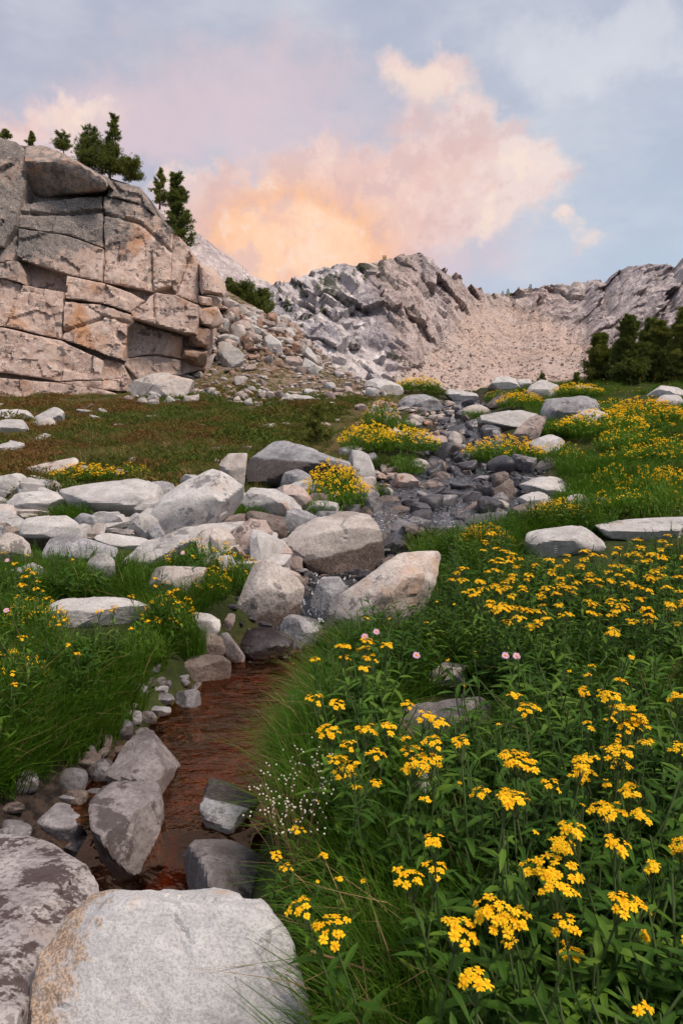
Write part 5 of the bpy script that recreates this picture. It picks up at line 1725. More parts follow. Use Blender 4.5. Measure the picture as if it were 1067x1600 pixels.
order = [(p, 0) for p in BIG] + [(p, 1) for p in SMALL] + [(p, 2) for p in MID]
order.sort(key=lambda a: -a[0][1])
for (px, py), sz in order:
    plan = rs.choice(PLANS1) if sz == 1 else PLANS[rs.randrange(8)] if sz == 0 else PLANS[rs.choice([0, 2, 5, 6])]
    sc = rs.uniform(.82, 1.08) if py > 1000 else rs.uniform(.75, .95)
    if py > 1180 and px < 560:
        sc *= .55 if px < 500 else .75
    h = (plan['h'] + .03) * sc
    q = hit(px, py, h)
    z = T0(q[0:1], q[1:2])[0]
    lab, grp = plant_label(plan, q), 'yellow-flowered plants'
    det = 2 if q[1] < 3.3 and n_det < 105 else 1
    n_det += det == 2
    flower_plant(q[0], q[1], z - .01, plan, sc, rs.uniform(0, 6.28), lab, grp, det, (rs.gauss(0, .13), rs.gauss(0, .13)))
    PLANTED.append((q[0], q[1]))
# the rest of the drift near the white slabs
n = 0
DR = np.array(FF((700, 960), (720, 880), (760, 830), (820, 870), (960, 850), (1067, 830), (1090, 850), (1090, 990), (900, 950), (800, 990)), float)
while n < 120:
    px, py = rs.uniform(690, 1090), rs.uniform(825, 980)
    if poly_dist(np.array([[px, py]]), DR)[0] < 0:
        continue
    plan = PLANS[rs.choice([0, 2, 5, 6, 7])]
    sc = rs.uniform(.7, .95)
    q = hit(px, py, plan['h'] * sc)
    if q[1] > 6.6 or not free(q[0], q[1], .7) or not shown(q[0:1], q[1:2])[0]:
        continue
    n += 1
    flower_plant(q[0], q[1], T0(q[0:1], q[1:2])[0] - .01, plan, sc, rs.uniform(0, 6.28), plant_label(plan, q), 'yellow-flowered plants', 1,
                 (rs.gauss(0, .08), rs.gauss(0, .08)))
# left bank flowers
n = 0
LB = [(8, 1078), (22, 1082), (12, 868), (40, 875), (30, 885), (60, 900), (45, 893), (20, 905), (70, 910), (50, 925), (15, 935), (55, 930), (5, 920), (30, 940), (70, 940), (105, 880), (120, 890), (100, 960), (118, 972),
      (140, 965), (95, 980), (232, 935), (250, 920), (262, 930), (275, 915), (262, 950), (240, 970), (290, 945), (255, 905), (240, 975), (205, 988), (185, 956), (120, 1010), (130, 1025), (40, 1005), (5, 1060), (170, 955), (285, 925), (180, 1035)]
for px, py in LB:
    plan = PLANS[rs.choice([4, 7, 1, 3])]
    sc = rs.uniform(.65, .85)
    q = hit(px, py, plan['h'] * sc)
    if not free(q[0], q[1], .8):
        continue
    flower_plant(q[0], q[1], T0(q[0:1], q[1:2])[0] - .01, plan, sc, rs.uniform(0, 6.28), plant_label(plan, q), 'yellow-flowered plants', 1, (rs.gauss(0, .08), rs.gauss(0, .08)))


# pink asters
def aster(px, py, h, label):
    mb = MB()
    r = random.Random(int(px))
    pl = plant_plan(int(px) + 5, h=h, leaves=6, heads=0)
    q = hit(px, py, h)
    e = bpy.data.objects.new('pink_aster', None)
    COL.objects.link(e)
    e.location = (q[0], q[1], T0(q[0:1], q[1:2])[0])
    tag(e, label, 'flower', 'pink asters')
    for v, f in pl['stem']:
        mb.add(v, f, 0)
    link('stem', mb.mesh('stem', [L_stem], False), e)
    for k, Mx in pl['leaves']:
        link('leaf', LEAF_M[0][k], e).matrix_basis = Mx @ Matrix.Scale(.6, 4)
    a, fa, b, fb_ = head_geo(9, .017, 15)
    hb = MB()
    hb.add(a, fa, 0)
    hb.add(b, fb_, 1)
    o = link('flower_head', hb.mesh('flower_head', [L_pink, L_disc], False), e)
    o.matrix_basis = Matrix.Translation((pl['stem'][0][0][-5:].mean(0)).tolist()) @ Matrix.Rotation(.8, 4, 'X')


for px, py in [(818, 1037), (831, 1030), (622, 1020), (560, 985), (578, 995)]:
    aster(px, py, .36, 'pink aster among the yellow flowers of the right bank')
for px, py in [(35, 957), (295, 865), (10, 876)]:
    aster(px, py, .28, 'pink aster in the left bank greenery')

# white feathery seed head and dry twig
q = hit(665, 1205, .34)
e = bpy.data.objects.new('seed_head_plant', None)
COL.objects.link(e)
e.location = (q[0], q[1], T0(q[0:1], q[1:2])[0])
tag(e, 'plant with a white feathery seed head among grey-green leaves', 'plant')
mb = MB()
v, f = tube([(0, 0, 0), (.01, 0, .15), (.0, .01, .31)], .003, .002)
mb.add(v, f)
link('stem', mb.mesh('stem', [L_stem], False), e)
mb = MB()
r2 = random.Random(5)
for k in range(70):
    d = np.array([r2.gauss(0, .6), r2.gauss(0, .6), r2.uniform(-1.2, .8)])
    d *= .045 / np.linalg.norm(d)
    s = np.cross(d, [.3, .5, .8])
    s *= .0016 / np.linalg.norm(s)
    b = np.array([0, .01, .31])
    mb.add([b - s, b + s, b + d], [(0, 1, 2)])
link('seed_head', mb.mesh('seed_head', [L_white], False), e)
for k, Mx in BARE[2]['leaves'][:9]:
    link('leaf', LEAF_M[1][k], e).matrix_basis = Mx
q0 = hit(485, 1502, .18)
mb = MB()
v, f = tube([(0, 0, .22), (.06, .0, .20), (.13, -.02, .19), (.2, -.02, .16), (.26, -.05, .12)], .0035, .002)
mb.add(v, f)
v, f = tube([(.13, -.02, .19), (.17, .03, .20), (.2, .04, .19)], .002, .001)
mb.add(v, f)
tag(link('dry_twig', mb.mesh('twig', [L_dry], False), loc=(q0[0], q0[1], T0(q0[0:1], q0[1:2])[0] - .02)), 'dry pale twig poking from the plants beside the pale boulder', 'twig')

# ------------------------------------------------------------------ clumps of flowers and shrubs in the middle distance
def clump_mesh(seed, n, flowers, h=.34, r=.5, grass=0, lm=None):
    """foliage mesh and blossom mesh of one rounded clump of radius 1 (scaled later)"""
    rs = random.Random(seed)
    fo, bl = MB(), MB()
    for k in range(n):
        a, q = rs.uniform(0, 6.28), r * math.sqrt(rs.random())
        hh = h * (1 - .55 * (q / r) ** 2) * rs.uniform(.75, 1.1)
        p = np.array([q * math.cos(a), q * math.sin(a), 0])
        lean = np.array([math.cos(a), math.sin(a), 0]) * q / r * .18
        for j in range(5):
            t = rs.uniform(.25, 1.0)
            az, el = rs.uniform(0, 6.28), rs.uniform(.2, 1.1)
            d = (math.cos(az) * math.cos(el), math.sin(az) * math.cos(el), math.sin(el))
            Mx = Matrix.Translation((p + lean * t + np.array([0, 0, hh * t * .92])).tolist()) @ Matrix(rot_to(d).tolist()).to_4x4() @ Matrix.Scale(rs.uniform(.55, .85), 4)
            v, f = leaf_geo(.11, .016, .3, 4)
            fo.add(xform(v, Mx), f, 0)
        if rs.random() < flowers:
            for j in range(rs.choice([3, 4, 5, 6])):
                c = p + lean + np.array([rs.gauss(0, .022), rs.gauss(0, .022), hh + .03 + rs.gauss(0, .008)])
                m = 6
                vs = [c + np.array([math.cos(6.283 * i / m) * .0125, math.sin(6.283 * i / m) * .0125, rs.gauss(0, .003)]) for i in range(m)] + [c + np.array([0, 0, .006])]
                bl.add(vs, [(i, (i + 1) % m, m) for i in range(m)], 0)
    for k in range(grass):
        a, q = rs.uniform(0, 6.28), r * 1.05 * math.sqrt(rs.random())
        blade(fo, np.array([q * math.cos(a), q * math.sin(a), 0]), a + rs.gauss(0, .5), rs.uniform(.1, .8), h * rs.uniform(.6, 1.1), .004, rs, 1)
    f_ = fo.mesh('foliage', [lm or L_leaf2, L_grass], False)
    b_ = bl.mesh('blossom', [L_petal], False) if bl.v else None
    return f_, b_


CL_F = [clump_mesh(1, 300, .75), clump_mesh(2, 280, .6, grass=300), clump_mesh(3, 260, .2, grass=200)]
CL_G = [clump_mesh(4, 260, 0.0, grass=100), clump_mesh(5, 60, 0.0, grass=1100), clump_mesh(6, 330, 0.0, h=.26, lm=L_heath3)]


def clump(px, py, wpx, hpx, kind, k, label, group=None):
    q = hit(px, py + hpx * .5)
    wm, hm = wpx / F * q[1], hpx / F * q[1]
    fm, bm_ = (CL_F if kind == 'f' else CL_G)[k]
    e = bpy.data.objects.new('flower_clump' if kind == 'f' else 'green_clump', None)
    COL.objects.link(e)
    yy = q[1] + wm * .25
    e.location = (q[0], yy, T0(q[0:1], np.array([yy]))[0] - .02)
    e.rotation_euler = (0, 0, (px * 7.3) % 6.28)
    e.scale = (wm, wm * .9, max(hm * 1.08 / .36, .7))
    tag(e, label, 'flower clump' if kind == 'f' else 'green clump', group)
    link('foliage', fm, e)
    if bm_:
        link('blossom', bm_, e)
    return e


rc = random.Random(77)
for k in range(46):
    px, py = rc.uniform(850, 1075), rc.uniform(640, 800)
    q = hit(px, py)
    if not free(q[0], q[1], 1.0) or q[0] < stream_x(q[1]) + stream_w(q[1]) + .9:
        continue
    kd, i = rc.choice([('g', 1), ('g', 1), ('g', 0), ('f', 2), ('g', 0), ('g', 2)])
    m = min(SMARK, key=lambda t: (t[1][0] - q[0]) ** 2 + (t[1][1] - q[1]) ** 2)[0]
    clump(px, py, rc.uniform(40, 75) * (.6 + (py - 600) / 250), rc.uniform(26, 44) * (.5 + (py - 600) / 200), kd, i,
          ' '.join(('%s nearest the %s' % ({('g', 1): 'grass clump', ('g', 0): 'leafy green clump', ('g', 2): 'olive shrubby clump', ('f', 2): 'sparsely flowering clump', ('f', 1): 'grassy flowering clump'}[(kd, i)], m)).split()[:16]),
          'clumps of the right slope')
for a in [
    (790, 708, 105, 42, 'f', 1, 'oval clump of yellow flowers standing in the middle of the brook'),
    (575, 690, 75, 46, 'f', 0, 'yellow flower clump behind the standing white slab'),
    (635, 695, 90, 40, 'f', 0, 'long yellow flower clump beside the round pinkish stone'),
    (655, 606, 62, 22, 'f', 0, 'yellow flower clump beside the white bright crest slab'),
    (523, 768, 82, 72, 'f', 0, 'bushy yellow flower clump in front of the arched boulder'),
    (1015, 650, 95, 44, 'f', 0, 'yellow flower clump below the round-shouldered boulder'),
    (945, 668, 110, 42, 'f', 1, 'broad yellow flower clump right of the leaning white stone'),
    (990, 690, 90, 40, 'f', 2, 'loose flower clump between the broad clumps and the grass'),
    (815, 626, 56, 26, 'f', 0, 'small yellow clump below the crest boulders'),
    (775, 620, 30, 20, 'f', 2, 'tiny green clump with few flowers by the crest boulders'),
    (905, 612, 60, 20, 'f', 0, 'yellow clump at the feet of the pines'),
    (878, 808, 78, 28, 'f', 0, 'low yellow tuft in front of the smooth beige stone'),
    (310, 872, 105, 46, 'f', 2, 'leafy clump with a few flowers on the cracked slab'),
    (372, 898, 64, 60, 'f', 2, 'dark leafy clump above the tall leaning rock'),
    (330, 920, 50, 40, 'f', 2, 'small flowering clump over the dry roots'),
    (128, 742, 95, 26, 'f', 1, 'yellow flowers edging the broad white boulder'),
    (205, 742, 44, 16, 'f', 2, 'sparse flowers behind the broad white boulder'),
    (985, 790, 90, 44, 'f', 2, 'bright green clump with a few flowers above the white slab'),
    (1050, 760, 70, 50, 'f', 1, 'tall flower clump at the grassy right slope'),
    (880, 710, 50, 36, 'f', 2, 'narrow flowering tuft beside the flat pale slab'),
    (1040, 712, 80, 40, 'f', 2, 'scattered flowers on the right slope'),
    (760, 850, 70, 40, 'f', 0, 'yellow flowers at the corner of the flat white boulder'),
    (960, 640, 60, 30, 'f', 2, 'small flowering tuft beside the sculpted boulder'),
    (595, 652, 50, 46, 'f', 2, 'leafy green clump with a few yellow heads on the left bank'),
    (630, 665, 40, 28, 'g', 0, 'small green leafy tuft among the pinkish stones'),
    (592, 768, 32, 26, 'g', 0, 'little green tuft at the edge of the dark stones'),
    (690, 835, 100, 56, 'g', 2, 'olive low shrub above the sloping pinkish boulder'),
    (635, 728, 52, 40, 'g', 0, 'green grassy tuft below the long flower clump'),
    (597, 720, 30, 32, 'g', 2, 'dark brownish shrub beside the standing slab'),
    (105, 800, 56, 34, 'g', 1, 'grass tuft in front of the broad white boulder'),
    (385, 798, 60, 34, 'g', 1, 'grass tuft on the ramp-like boulder'),
    (470, 750, 44, 26, 'g', 1, 'grass tuft under the dark face of the arched boulder'),
    (505, 795, 50, 30, 'g', 0, 'green tuft below the bushy flower clump'),
    (745, 648, 36, 22, 'g', 1, 'grass tuft on the stream bank upstream of the bridging slab'),
    (900, 662, 40, 34, 'g', 1, 'grass tuft below the sculpted boulder'),
    (930, 730, 100, 50, 'g', 1, 'deep green grass clump on the right slope'),
    (925, 760, 70, 60, 'g', 1, 'tall fountain-like grass clump beside the white flat boulder'),
    (965, 775, 80, 54, 'g', 1, 'grass clump with seed heads on the right slope'),
    (680, 612, 30, 16, 'g', 2, 'dark low shrub on the crest'),
    (735, 605, 26, 12, 'g', 2, 'tiny dark shrub on the crest'),
    (65, 755, 80, 40, 'g', 2, 'olive shrub beside the pale apron of rock'),
    (210, 905, 40, 46, 'g', 0, 'leafy tuft beside the flat white slab'),
    (115, 812, 20, 26, 'g', 1, 'grass wisp between white boulders'),
    (160, 795, 30, 22, 'g', 1, 'grass wisp before the rusty splinter'),
    (50, 975, 80, 60, 'f', 2, 'leafy clump with a few flowers left of the flat white slab'),
    (262, 968, 70, 70, 'f', 2, 'leafy flowering clump below the warm grey rock'),
    (215, 1010, 70, 50, 'g', 0, 'broad-leaved clump under the flat white slab'),
    (110, 1040, 90, 60, 'g', 0, 'bushy leaf clump in the middle of the left bank grass'),
    (20, 1060, 80, 80, 'f', 2, 'leafy clump with yellow heads at the far side of the left bank'),
    (290, 1000, 60, 60, 'g', 1, 'dense grass clump hanging toward the flat brownish slab'),
    (150, 1110, 80, 70, 'g', 1, 'overhanging grass clump above the round cobbles'),
    (120, 905, 60, 40, 'g', 0, 'leafy clump between the peaked stone and the upright slab'),
]:
    clump(*a)

# ------------------------------------------------------------------ grass, leaf cover and heath
r_ = np.random.default_rng(31)
RK = np.array(ROCKS)
# low turf only in front of the rocks that stay in sight
CLEAR = []
for px, py, rad in [(695, 1150, .34), (650, 1170, .25), (740, 1165, .25), (705, 1085, .22), (880, 880, .5), (840, 885, .4), (930, 885, .35), (1000, 850, .4), (1060, 850, .4),
                    (150, 985, .35), (100, 995, .25), (200, 990, .25), (640, 960, .3), (600, 985, .25)]:
    q = hit(px, py)
    CLEAR.append((q[0], q[1] - rad * .3, rad))
RK = np.concatenate([RK, np.array(CLEAR)])


def not_rock(x, y, k=.75):
    ok = shown(x, y)
    for a, b, r in RK:
        if r < .05:
            continue
        ok &= (x - a) ** 2 + (y - b) ** 2 > (r * k) ** 2
    return ok


def spread_pts(n, ymin, ymax, xf, power=1.0):
    """points over the ground, with the density that keeps their size in the picture fairly even"""
    y = np.exp(r_.uniform(math.log(ymin), math.log(ymax), n))
    lo, hi = xf(y)
    x = lo + (hi - lo) * r_.random(n)
    return x, y


def place(name, label, meshes, x, y, smin, smax, sink=.02, lean=.12, pick=None):
    n = len(x)
    z = T0(x, y) - sink
    rot = np.stack([r_.normal(0, lean, n), r_.normal(0, lean, n), r_.uniform(0, 6.283, n)], 1)
    s = r_.uniform(smin, smax, n)
    return scatter(name, label, meshes, np.stack([x, y, z], 1), rot, s, pick)


TUFT = [grass_tuft(k, 48, .30, .085) for k in range(5)]
TUFT_L = [grass_tuft(20 + k, 60, .34, .10, .0030, spread=1.25) for k in range(3)]
TUFT_O = [grass_tuft(30 + k, 44, .22, .09, .0045, mats=[L_grass2, L_dry], dry=.15) for k in range(3)]
BAREM = [p['all_mesh'] for p in BARE]

right = lambda y: (np.interp(y, [.7, 1.9, 2.15, 2.5, 2.9, 3.3, 4.3, 4.9, 5.4, 6, 7], [.12, .06, -.12, -.16, -.20, -.24, -.12, .10, .45, .9, 1.9]), np.maximum(.70 * y + .7, 1.8))
x, y = spread_pts(10500, .75, 6.8, right)
ok = not_rock(x, y, .62)
pk = fbm(np.stack([x * 1.5, y * 1.5, x * 0], 1), 2)
g = ok & ((pk + r_.normal(0, .12, len(x)) > -.04) | (x - right(y)[0] < .3))
place('grass', 'dense green grass of the right stream bank', TUFT + TUFT_L, x[g][:4200], y[g][:4200], .65, 1.15)
x, y = spread_pts(6200, .75, 6.8, lambda y: (right(y)[0] + .15, right(y)[1]))
g = not_rock(x, y, .7)
place('leafy_undergrowth', 'dense leafy green undergrowth beneath the yellow flowers', BAREM, x[g][:3900], y[g][:3900], .65, 1.15, lean=.2)
# left bank
left = lambda y: (-.62 * y - .6, stream_x(y) - stream_w(y) - np.interp(y, [2, 2.3, 2.6, 3.2, 4.0, 5, 6], [.88, .68, .52, .30, .38, .5, .7]))
x, y = spread_pts(8000, 2.1, 6.3, left)
pr = project(np.stack([x, y, T0(x, y)], 1))
g = not_rock(x, y, .8) & (pr[:, 1] > 890)
place('grass', 'lush green grass of the left stream bank', TUFT + TUFT_L, x[g][:2900], y[g][:2900], .55, 1.0)
x, y = spread_pts(2800, 2.5, 6.3, lambda y: (left(y)[0], left(y)[1] - .1))
pr = project(np.stack([x, y, T0(x, y)], 1))
g = not_rock(x, y, .8) & (pr[:, 1] > 890)
place('leafy_undergrowth', 'leafy green plants in the grass of the left bank', BAREM, x[g][:900], y[g][:900], .45, .85, lean=.2)
# grass in the gaps of the left boulders
x, y = spread_pts(2500, 5.8, 10.5, lambda y: (-.62 * y - .6, stream_x(y) - stream_w(y) - .4))
pr = project(np.stack([x, y, T0(x, y)], 1))
pk = fbm(np.stack([x * .9, y * .9, x * 0 + 4], 1), 2)
g = not_rock(x, y, .9) & (pk > .08)
place('grass', 'olive grass in the gaps between the left boulders', TUFT_O, x[g][:420], y[g][:420], .5, .9)
# right slope farther up
rs_ = lambda y: (stream_x(y) + stream_w(y) + np.interp(y, [6, 10, 16, 30], [1.1, .9, 1.4, 1.6]), .64 * y + 1.5)
x, y = spread_pts(6500, 6.6, 40, rs_)
g = not_rock(x, y, .9)
x, y = x[g], y[g]
pk = fbm(np.stack([x * .35, y * .35, x * 0 + 9], 1), 2)
s = np.where(pk > .0, 1.05, .5) * np.interp(y, [7, 14, 40], [.85, 1.0, 1.3])
n = len(x)
scatter('grass', 'green grass covering the right slope up to the pines', TUFT[:2] + TUFT_O, np.stack([x, y, T0(x, y) - .02], 1),
        np.stack([r_.normal(0, .12, n), r_.normal(0, .12, n), r_.uniform(0, 6.283, n)], 1), s * r_.uniform(.75, 1.2, n),
        np.where(pk > .02, r_.integers(0, 3, n), r_.integers(2, 5, n)))
# yellow flowers scattered up the right slope, too small to pick apart
x, y = spread_pts(900, 7.0, 34, rs_)
pk = fbm(np.stack([x * .5, y * .4, x * 0 + 2], 1), 2)
g = not_rock(x, y, 1.0) & (pk > .17)
place('wildflowers', 'yellow wildflowers sprinkled over the right slope', [p['all_mesh'] for p in PLANS[:4]], x[g], y[g], .7, 1.0)


# heath
def heath_mesh(seed, mat, n=420, r=.22, h=.12):
    rs = random.Random(seed)
    mb = MB()
    for k in range(n):
        a, q = rs.uniform(0, 6.28), r * math.sqrt(rs.random())
        c = np.array([q * math.cos(a), q * math.sin(a), h * (1 - (q / r) ** 2) * rs.uniform(.4, 1.05)])
        d = np.array([rs.gauss(0, .6), rs.gauss(0, .6), rs.uniform(.3, 1)])
        d *= rs.uniform(.018, .038) / np.linalg.norm(d)
        s = np.cross(d, [rs.gauss(0, 1), rs.gauss(0, 1), .3])
        s *= .0042 / np.linalg.norm(s)
        mb.add([c - s, c + s, c + d + s * .4, c + d - s * .4], [(0, 1, 2, 3)])
    return mb.mesh('heath', [mat], False)


HE = [heath_mesh(1, L_heath), heath_mesh(2, L_heath), heath_mesh(3, L_heath2), heath_mesh(4, L_heath2), heath_mesh(5, L_heath3), heath_mesh(6, L_heath3)]
hx = lambda y: (-.62 * y - 2, stream_x(y) - stream_w(y) - np.interp(y, [8, 12, 20, 30], [1.6, 2.6, 3.2, 3.4]))
x, y = spread_pts(11000, 8.3, 31, hx)
pk = fbm(np.stack([x * .28, y * .22, x * 0], 1), 3)
pg = fbm(np.stack([x * .22, y * .2, x * 0 + 8], 1), 3)
g = not_rock(x, y, .95) & ((pk > -.16) | (y < 18)) & ~((y > 24) & (pk < .05))
x, y, pk, pg = x[g], y[g], pk[g], pg[g]
green = sstep(-.32, .28, pg + .07 * (x + 4) + .02 * (y - 18))
u = r_.random(len(x))
pick = np.where(u < green, r_.integers(3, 6, len(x)), r_.integers(0, 3, len(x)))
n = len(x)
scatter('heath', 'low brown and olive heath covering the meadow below the cliff', HE, np.stack([x, y, T0(x, y) - .02], 1),
        np.stack([np.zeros(n), np.zeros(n), r_.uniform(0, 6.283, n)], 1), np.array([[1, 1, .75]]) * (np.exp(r_.normal(-.1, .38, n)) * np.interp(y, [8, 30], [.85, 1.4]) * (1 + .9 * np.clip(fbm(np.stack([x * .8, y * .6, x * 0 + 3], 1), 2), -.4, 1)))[:, None], pick)
x, y = spread_pts(3600, 10, 38, lambda y: (-.5 * y, stream_x(y) - stream_w(y) - .8))
pk = fbm(np.stack([x * .4, y * .3, x * 0 + 5], 1), 3)
g = not_rock(x, y, .95) & (pk > -.05) & (x > -.32 * y)
place('grass', 'short olive grass on the meadow and between the scree stones', TUFT_O, x[g], y[g], .5, .95)
x, y = spread_pts(2600, 8.5, 28, hx)
pk = fbm(np.stack([x * .5, y * .4, x * 0 + 15], 1), 3)
g = not_rock(x, y, .95) & (pk > .05)
place('dry_grass', 'tawny and olive grass tussocks standing in the heath', [grass_tuft(70 + k, 40, .24, .11, .005, mats=[L_grass2, L_dry], dry=.5) for k in range(3)], x[g], y[g], .6, 1.4)

# tiny white flowers on thin stalks beside the pool
mb = MB()
rr = random.Random(8)
for k in range(15):
    a = rr.uniform(0, 6.28)
    top = np.array([math.cos(a) * rr.uniform(.02, .13), math.sin(a) * rr.uniform(.02, .13), rr.uniform(.2, .36)])
    v, f = tube([(0, 0, 0), top * np.array([.4, .4, .6]), top], .0009, .0006, 3)
    mb.add(v, f, 0)
    for j in range(3):
        c = top + np.array([rr.gauss(0, .012), rr.gauss(0, .012), rr.gauss(0, .012)])
        v, f = ico(1)
        mb.add(c + v * .0030, [tuple(t) for t in f.tolist()], 1)
WB = mb.mesh('white_buds', [L_dry, L_white], False)
for k, (px, py) in enumerate([(458, 1235), (440, 1262), (470, 1275), (482, 1215)]):
    q = hit(px, py, .26)
    o = link('white_bud_plant', WB, loc=(q[0], q[1], T0(q[0:1], q[1:2])[0]))
    o.rotation_euler = (0, 0, k * 1.9)
    tag(o, 'wispy plant with tiny white buds overhanging the pool', 'plant', 'white-budded wisps by the pool')


# ------------------------------------------------------------------ pines
def pine(label, P, h, rad, seed, mat, group=None, bushy=.0, name='pine_tree', dens=1.0, fine=.02):
    rs = random.Random(seed)
    e = bpy.data.objects.new(name, None)
    COL.objects.link(e)
    e.location = P
    tag(e, label, 'tree', group)
    tr = MB()
    lean = np.array([rs.gauss(0, .05), rs.gauss(0, .05), 0]) * h
    ax = lambda t: np.array([lean[0] * t, lean[1] * t, h * t])
    v, f = tube([ax(-.08)] + [ax(t) for t in (.1, .3, .5, .7, .9, 1)], .035 * h ** .8, .004 * h, 6)
    tr.add(v, f)
    B, Dv = [], []
    nb = int((26 + 14 * h) * dens)
    for k in range(nb):
        t = (.04 + .92 * (k / nb)) if bushy < .5 else (.02 + .9 * (k / nb) ** 1.3)
        az = rs.uniform(0, 6.28)
        prof = (1 - t) ** .75 * (.75 + .25 * math.sin(t * 19 + seed)) if bushy < .5 else math.sqrt(max(1 - t * t, 0)) * .95
        L = rad * prof * rs.uniform(.55, 1.15) + .06 * h
        up = rs.uniform(.15, .7) + .5 * t
        d = np.array([math.cos(az), math.sin(az), up])
        d /= np.linalg.norm(d)
        p0 = ax(t)
        pts = [p0, p0 + d * L * .5 + np.array([0, 0, -.03 * L]), p0 + d * L + np.array([0, 0, .10 * L])]
        v, f = tube(pts, .010 * h ** .7, .003, 4)
        tr.add(v, f)
        m = int((10 + 26 * L / max(rad, .1)) * dens)
        for j in range(m):
            s = rs.uniform(.22, 1.05)
            c = p0 + d * L * s + np.array([rs.gauss(0, 1), rs.gauss(0, 1), rs.gauss(0, .7)]) * .13 * L * (1.2 - .4 * s)
            B.append(c)
            Dv.append(d * .8 + np.array([0, 0, .5]))
    link('trunk', tr.mesh('trunk', [L_bark]), e)
    B, Dv = np.array(B), np.array(Dv)
    # needle sprays: a handful of narrow blades round each shoot
    K = 7
    g = np.random.default_rng(seed)
    n = len(B) * K
    c = np.repeat(B, K, 0)
    dd = np.repeat(Dv, K, 0) + g.normal(0, .75, (n, 3))
    dd /= np.linalg.norm(dd, axis=1)[:, None]
    Ln = (.055 + .035 * h ** .5) * g.uniform(.6, 1.2, (n, 1))
    sd_ = np.cross(dd, g.normal(size=(n, 3)))
    sd_ /= np.linalg.norm(sd_, axis=1)[:, None]
    w = fine * (.35 + .12 * h) * g.uniform(.6, 1.1, (n, 1))
    V = np.stack([c - sd_ * w, c + sd_ * w, c + dd * Ln + sd_ * w * .35, c + dd * Ln - sd_ * w * .35], 1).reshape(-1, 3)
    Fq = np.arange(n * 4).reshape(n, 4)
    link('crown', mesh_from('crown', V, Fq, [mat], False), e)
    return e


def on_cliff(px, py):
    q = on_face(px, py, .9)
    return q


for px, pb, pt, wd, seed, lab, b in [
    (138, 262, 206, 30, 1, 'bushy pine on the cliff top above the roof block', 1),
    (172, 275, 194, 34, 2, 'tallest pointed pine on the cliff top', 0),
    (160, 272, 232, 70, 3, 'spreading low pine sprawling over the cliff edge', 1),
    (205, 282, 256, 40, 4, 'low shrub pine trailing down the cliff edge', 1),
    (100, 238, 214, 26, 5, 'small pine between the boss and the bushy pine', 1),
    (52, 228, 210, 16, 6, 'tiny pine sprig on the cliff top edge', 0),
    (10, 218, 205, 22, 7, 'tiny pine sprig at the summit of the grey boss', 0),
    (250, 322, 270, 28, 8, 'thin pine standing on the shoulder of the cliff', 0),
    (283, 385, 285, 44, 9, 'tall dense pine on the sloping edge of the cliff', 0)]:
    q = on_cliff(px, pb)
    h = (pb - pt) / F * q[1] * 1.05
    pine(lab, q, h, wd / F * q[1] * .55, seed, L_needle if seed % 2 else L_needle2, 'pines on the cliff', bushy=b, dens=1.5 if wd > 35 else 1.0)
# right-hand stand
for px, pb, pt, wd, seed, lab, b in [
    (938, 604, 528, 60, 11, 'round bushy pine at the edge of the stand on the crest', 1),
    (985, 606, 500, 62, 12, 'broad olive pine in the middle of the crest stand', 1),
    (1030, 608, 508, 58, 13, 'dense pine with a pointed leader in the crest stand', 1),
    (1008, 612, 505, 50, 14, 'slim pine in front of the broad olive pine', 1),
    (1062, 606, 490, 64, 15, 'tallest pine of the crest stand', 1),
    (965, 610, 545, 44, 16, 'short pine squeezed behind the round bushy one', 1),
    (1095, 608, 480, 70, 17, 'large pine closing the crest stand', 1)]:
    Y = 33.0 + (seed % 3)
    q = at(px, pb, Y)
    g = T0(q[0:1], q[1:2])[0]
    h = (at(px, pt - 8, Y)[2] - g)
    pine(lab, (q[0], Y, g - .05), h, wd / F * Y * .52, seed, L_needle2 if seed % 2 else L_needle, 'pines on the crest', bushy=0, dens=2.6)
for px, pb, hpx, lab in [(847, 596, 12, 'seedling pine on the crest beyond the angular boulder'), (902, 602, 18, 'seedling pine beside the crest stand')]:
    q = hit(px, pb + 8)
    pine(lab, (q[0], q[1], q[2] - .05), hpx / F * q[1] + .3, .25, 77 + px, L_needle, bushy=0)
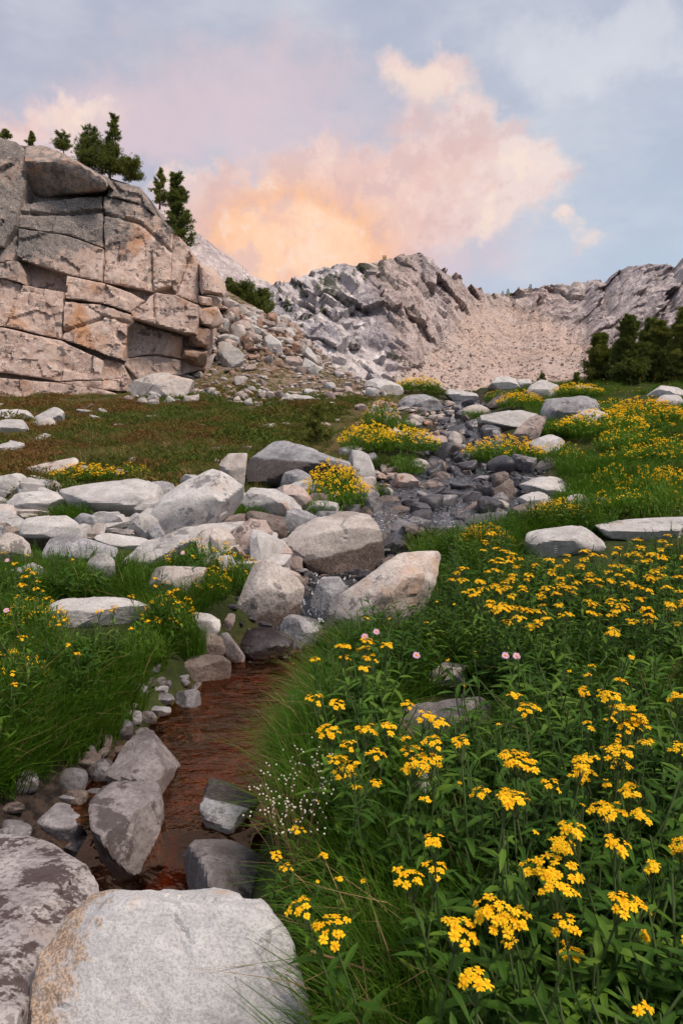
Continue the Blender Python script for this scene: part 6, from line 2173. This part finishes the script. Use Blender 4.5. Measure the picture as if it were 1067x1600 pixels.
# spur shrubs and the sapling by the arched boulder
for px, pb, hpx, wd, lab in [(378, 492, 42, 60, 'dark bushy pine on top of the scree spur'), (408, 508, 48, 44, 'dense round pine on the slope of the spur'),
                             (357, 472, 36, 20, 'thin pale pine beside the cliff stack on the spur'), (415, 520, 22, 24, 'small olive pine low on the spur')]:
    q = at(px, pb, 37.5)
    g = T0(q[0:1], q[1:2])[0]
    pine(lab, (q[0], q[1], min(g, q[2]) - .1), hpx / F * 37.5 + max(q[2] - g, 0) + .1, wd / F * 37.5 * .55, int(px), L_needle if px != 357 else L_needle2, 'pines on the spur', bushy=1 if wd > 22 else 0, dens=2.0)
q = hit(492, 694)
pine('young open pine sapling behind the arched boulder', (q[0], q[1], q[2] - .05), 64 / F * q[1], .45 * 64 / F * q[1], 55, L_needle2, bushy=0, dens=.8)

# far pines dotted on the mountain side
FPM = {}
for k in range(3):
    mb = MB()
    rr = random.Random(k)
    v, f = tube([(0, 0, -.1), (0, 0, .5), (0, 0, 1)], .03, .005, 5)
    mb.add(v, f, 0)
    for j in range(260):
        t = rr.random() ** 1.2
        a, q = rr.uniform(0, 6.28), .30 * (1 - t * .85) * math.sqrt(rr.random())
        c = np.array([q * math.cos(a), q * math.sin(a), t])
        d = np.array([math.cos(a), math.sin(a), rr.uniform(-.2, .8)]) * .09
        s = np.cross(d, [rr.gauss(0, 1), rr.gauss(0, 1), 1])
        s *= .03 / max(np.linalg.norm(s), 1e-6)
        mb.add([c - s, c + s, c + d], [(0, 1, 2)], 1)
    FPM[k] = mb.mesh('far_pine', [L_bark, L_needle], False)
bpy.context.view_layer.update()
dg = bpy.context.evaluated_depsgraph_get()
mtn = bpy.data.objects['mountain']
rr = random.Random(4)
spots = [(612, 556), (618, 562), (632, 572), (640, 575), (626, 565), (785, 462), (797, 458), (810, 457), (828, 456), (793, 463)]
spots += [(rr.uniform(420, 520), rr.uniform(440, 500)) for _ in range(26)] + [(rr.uniform(520, 600), rr.uniform(408, 520)) for _ in range(9)] + [(rr.uniform(590, 640), rr.uniform(404, 410)) for _ in range(4)]
for px, py in spots:
    okh, loc, nrm, _ = mtn.ray_cast(Vector(CAM), Vector(ray(px, py)).normalized())
    if not okh:
        okh, loc, nrm, _ = mtn.ray_cast(Vector(CAM), Vector(ray(px, py + 8)).normalized())
    if not okh:
        continue
    o = link('far_pine', FPM[rr.randrange(3)], loc=loc)
    h = rr.uniform(6, 11) / F * loc[1]
    o.scale = (h * rr.uniform(.9, 1.6),) * 2 + (h,)
    tag(o, 'tiny dark pine dotted on the far mountain side', 'tree', 'far pines on the mountain')
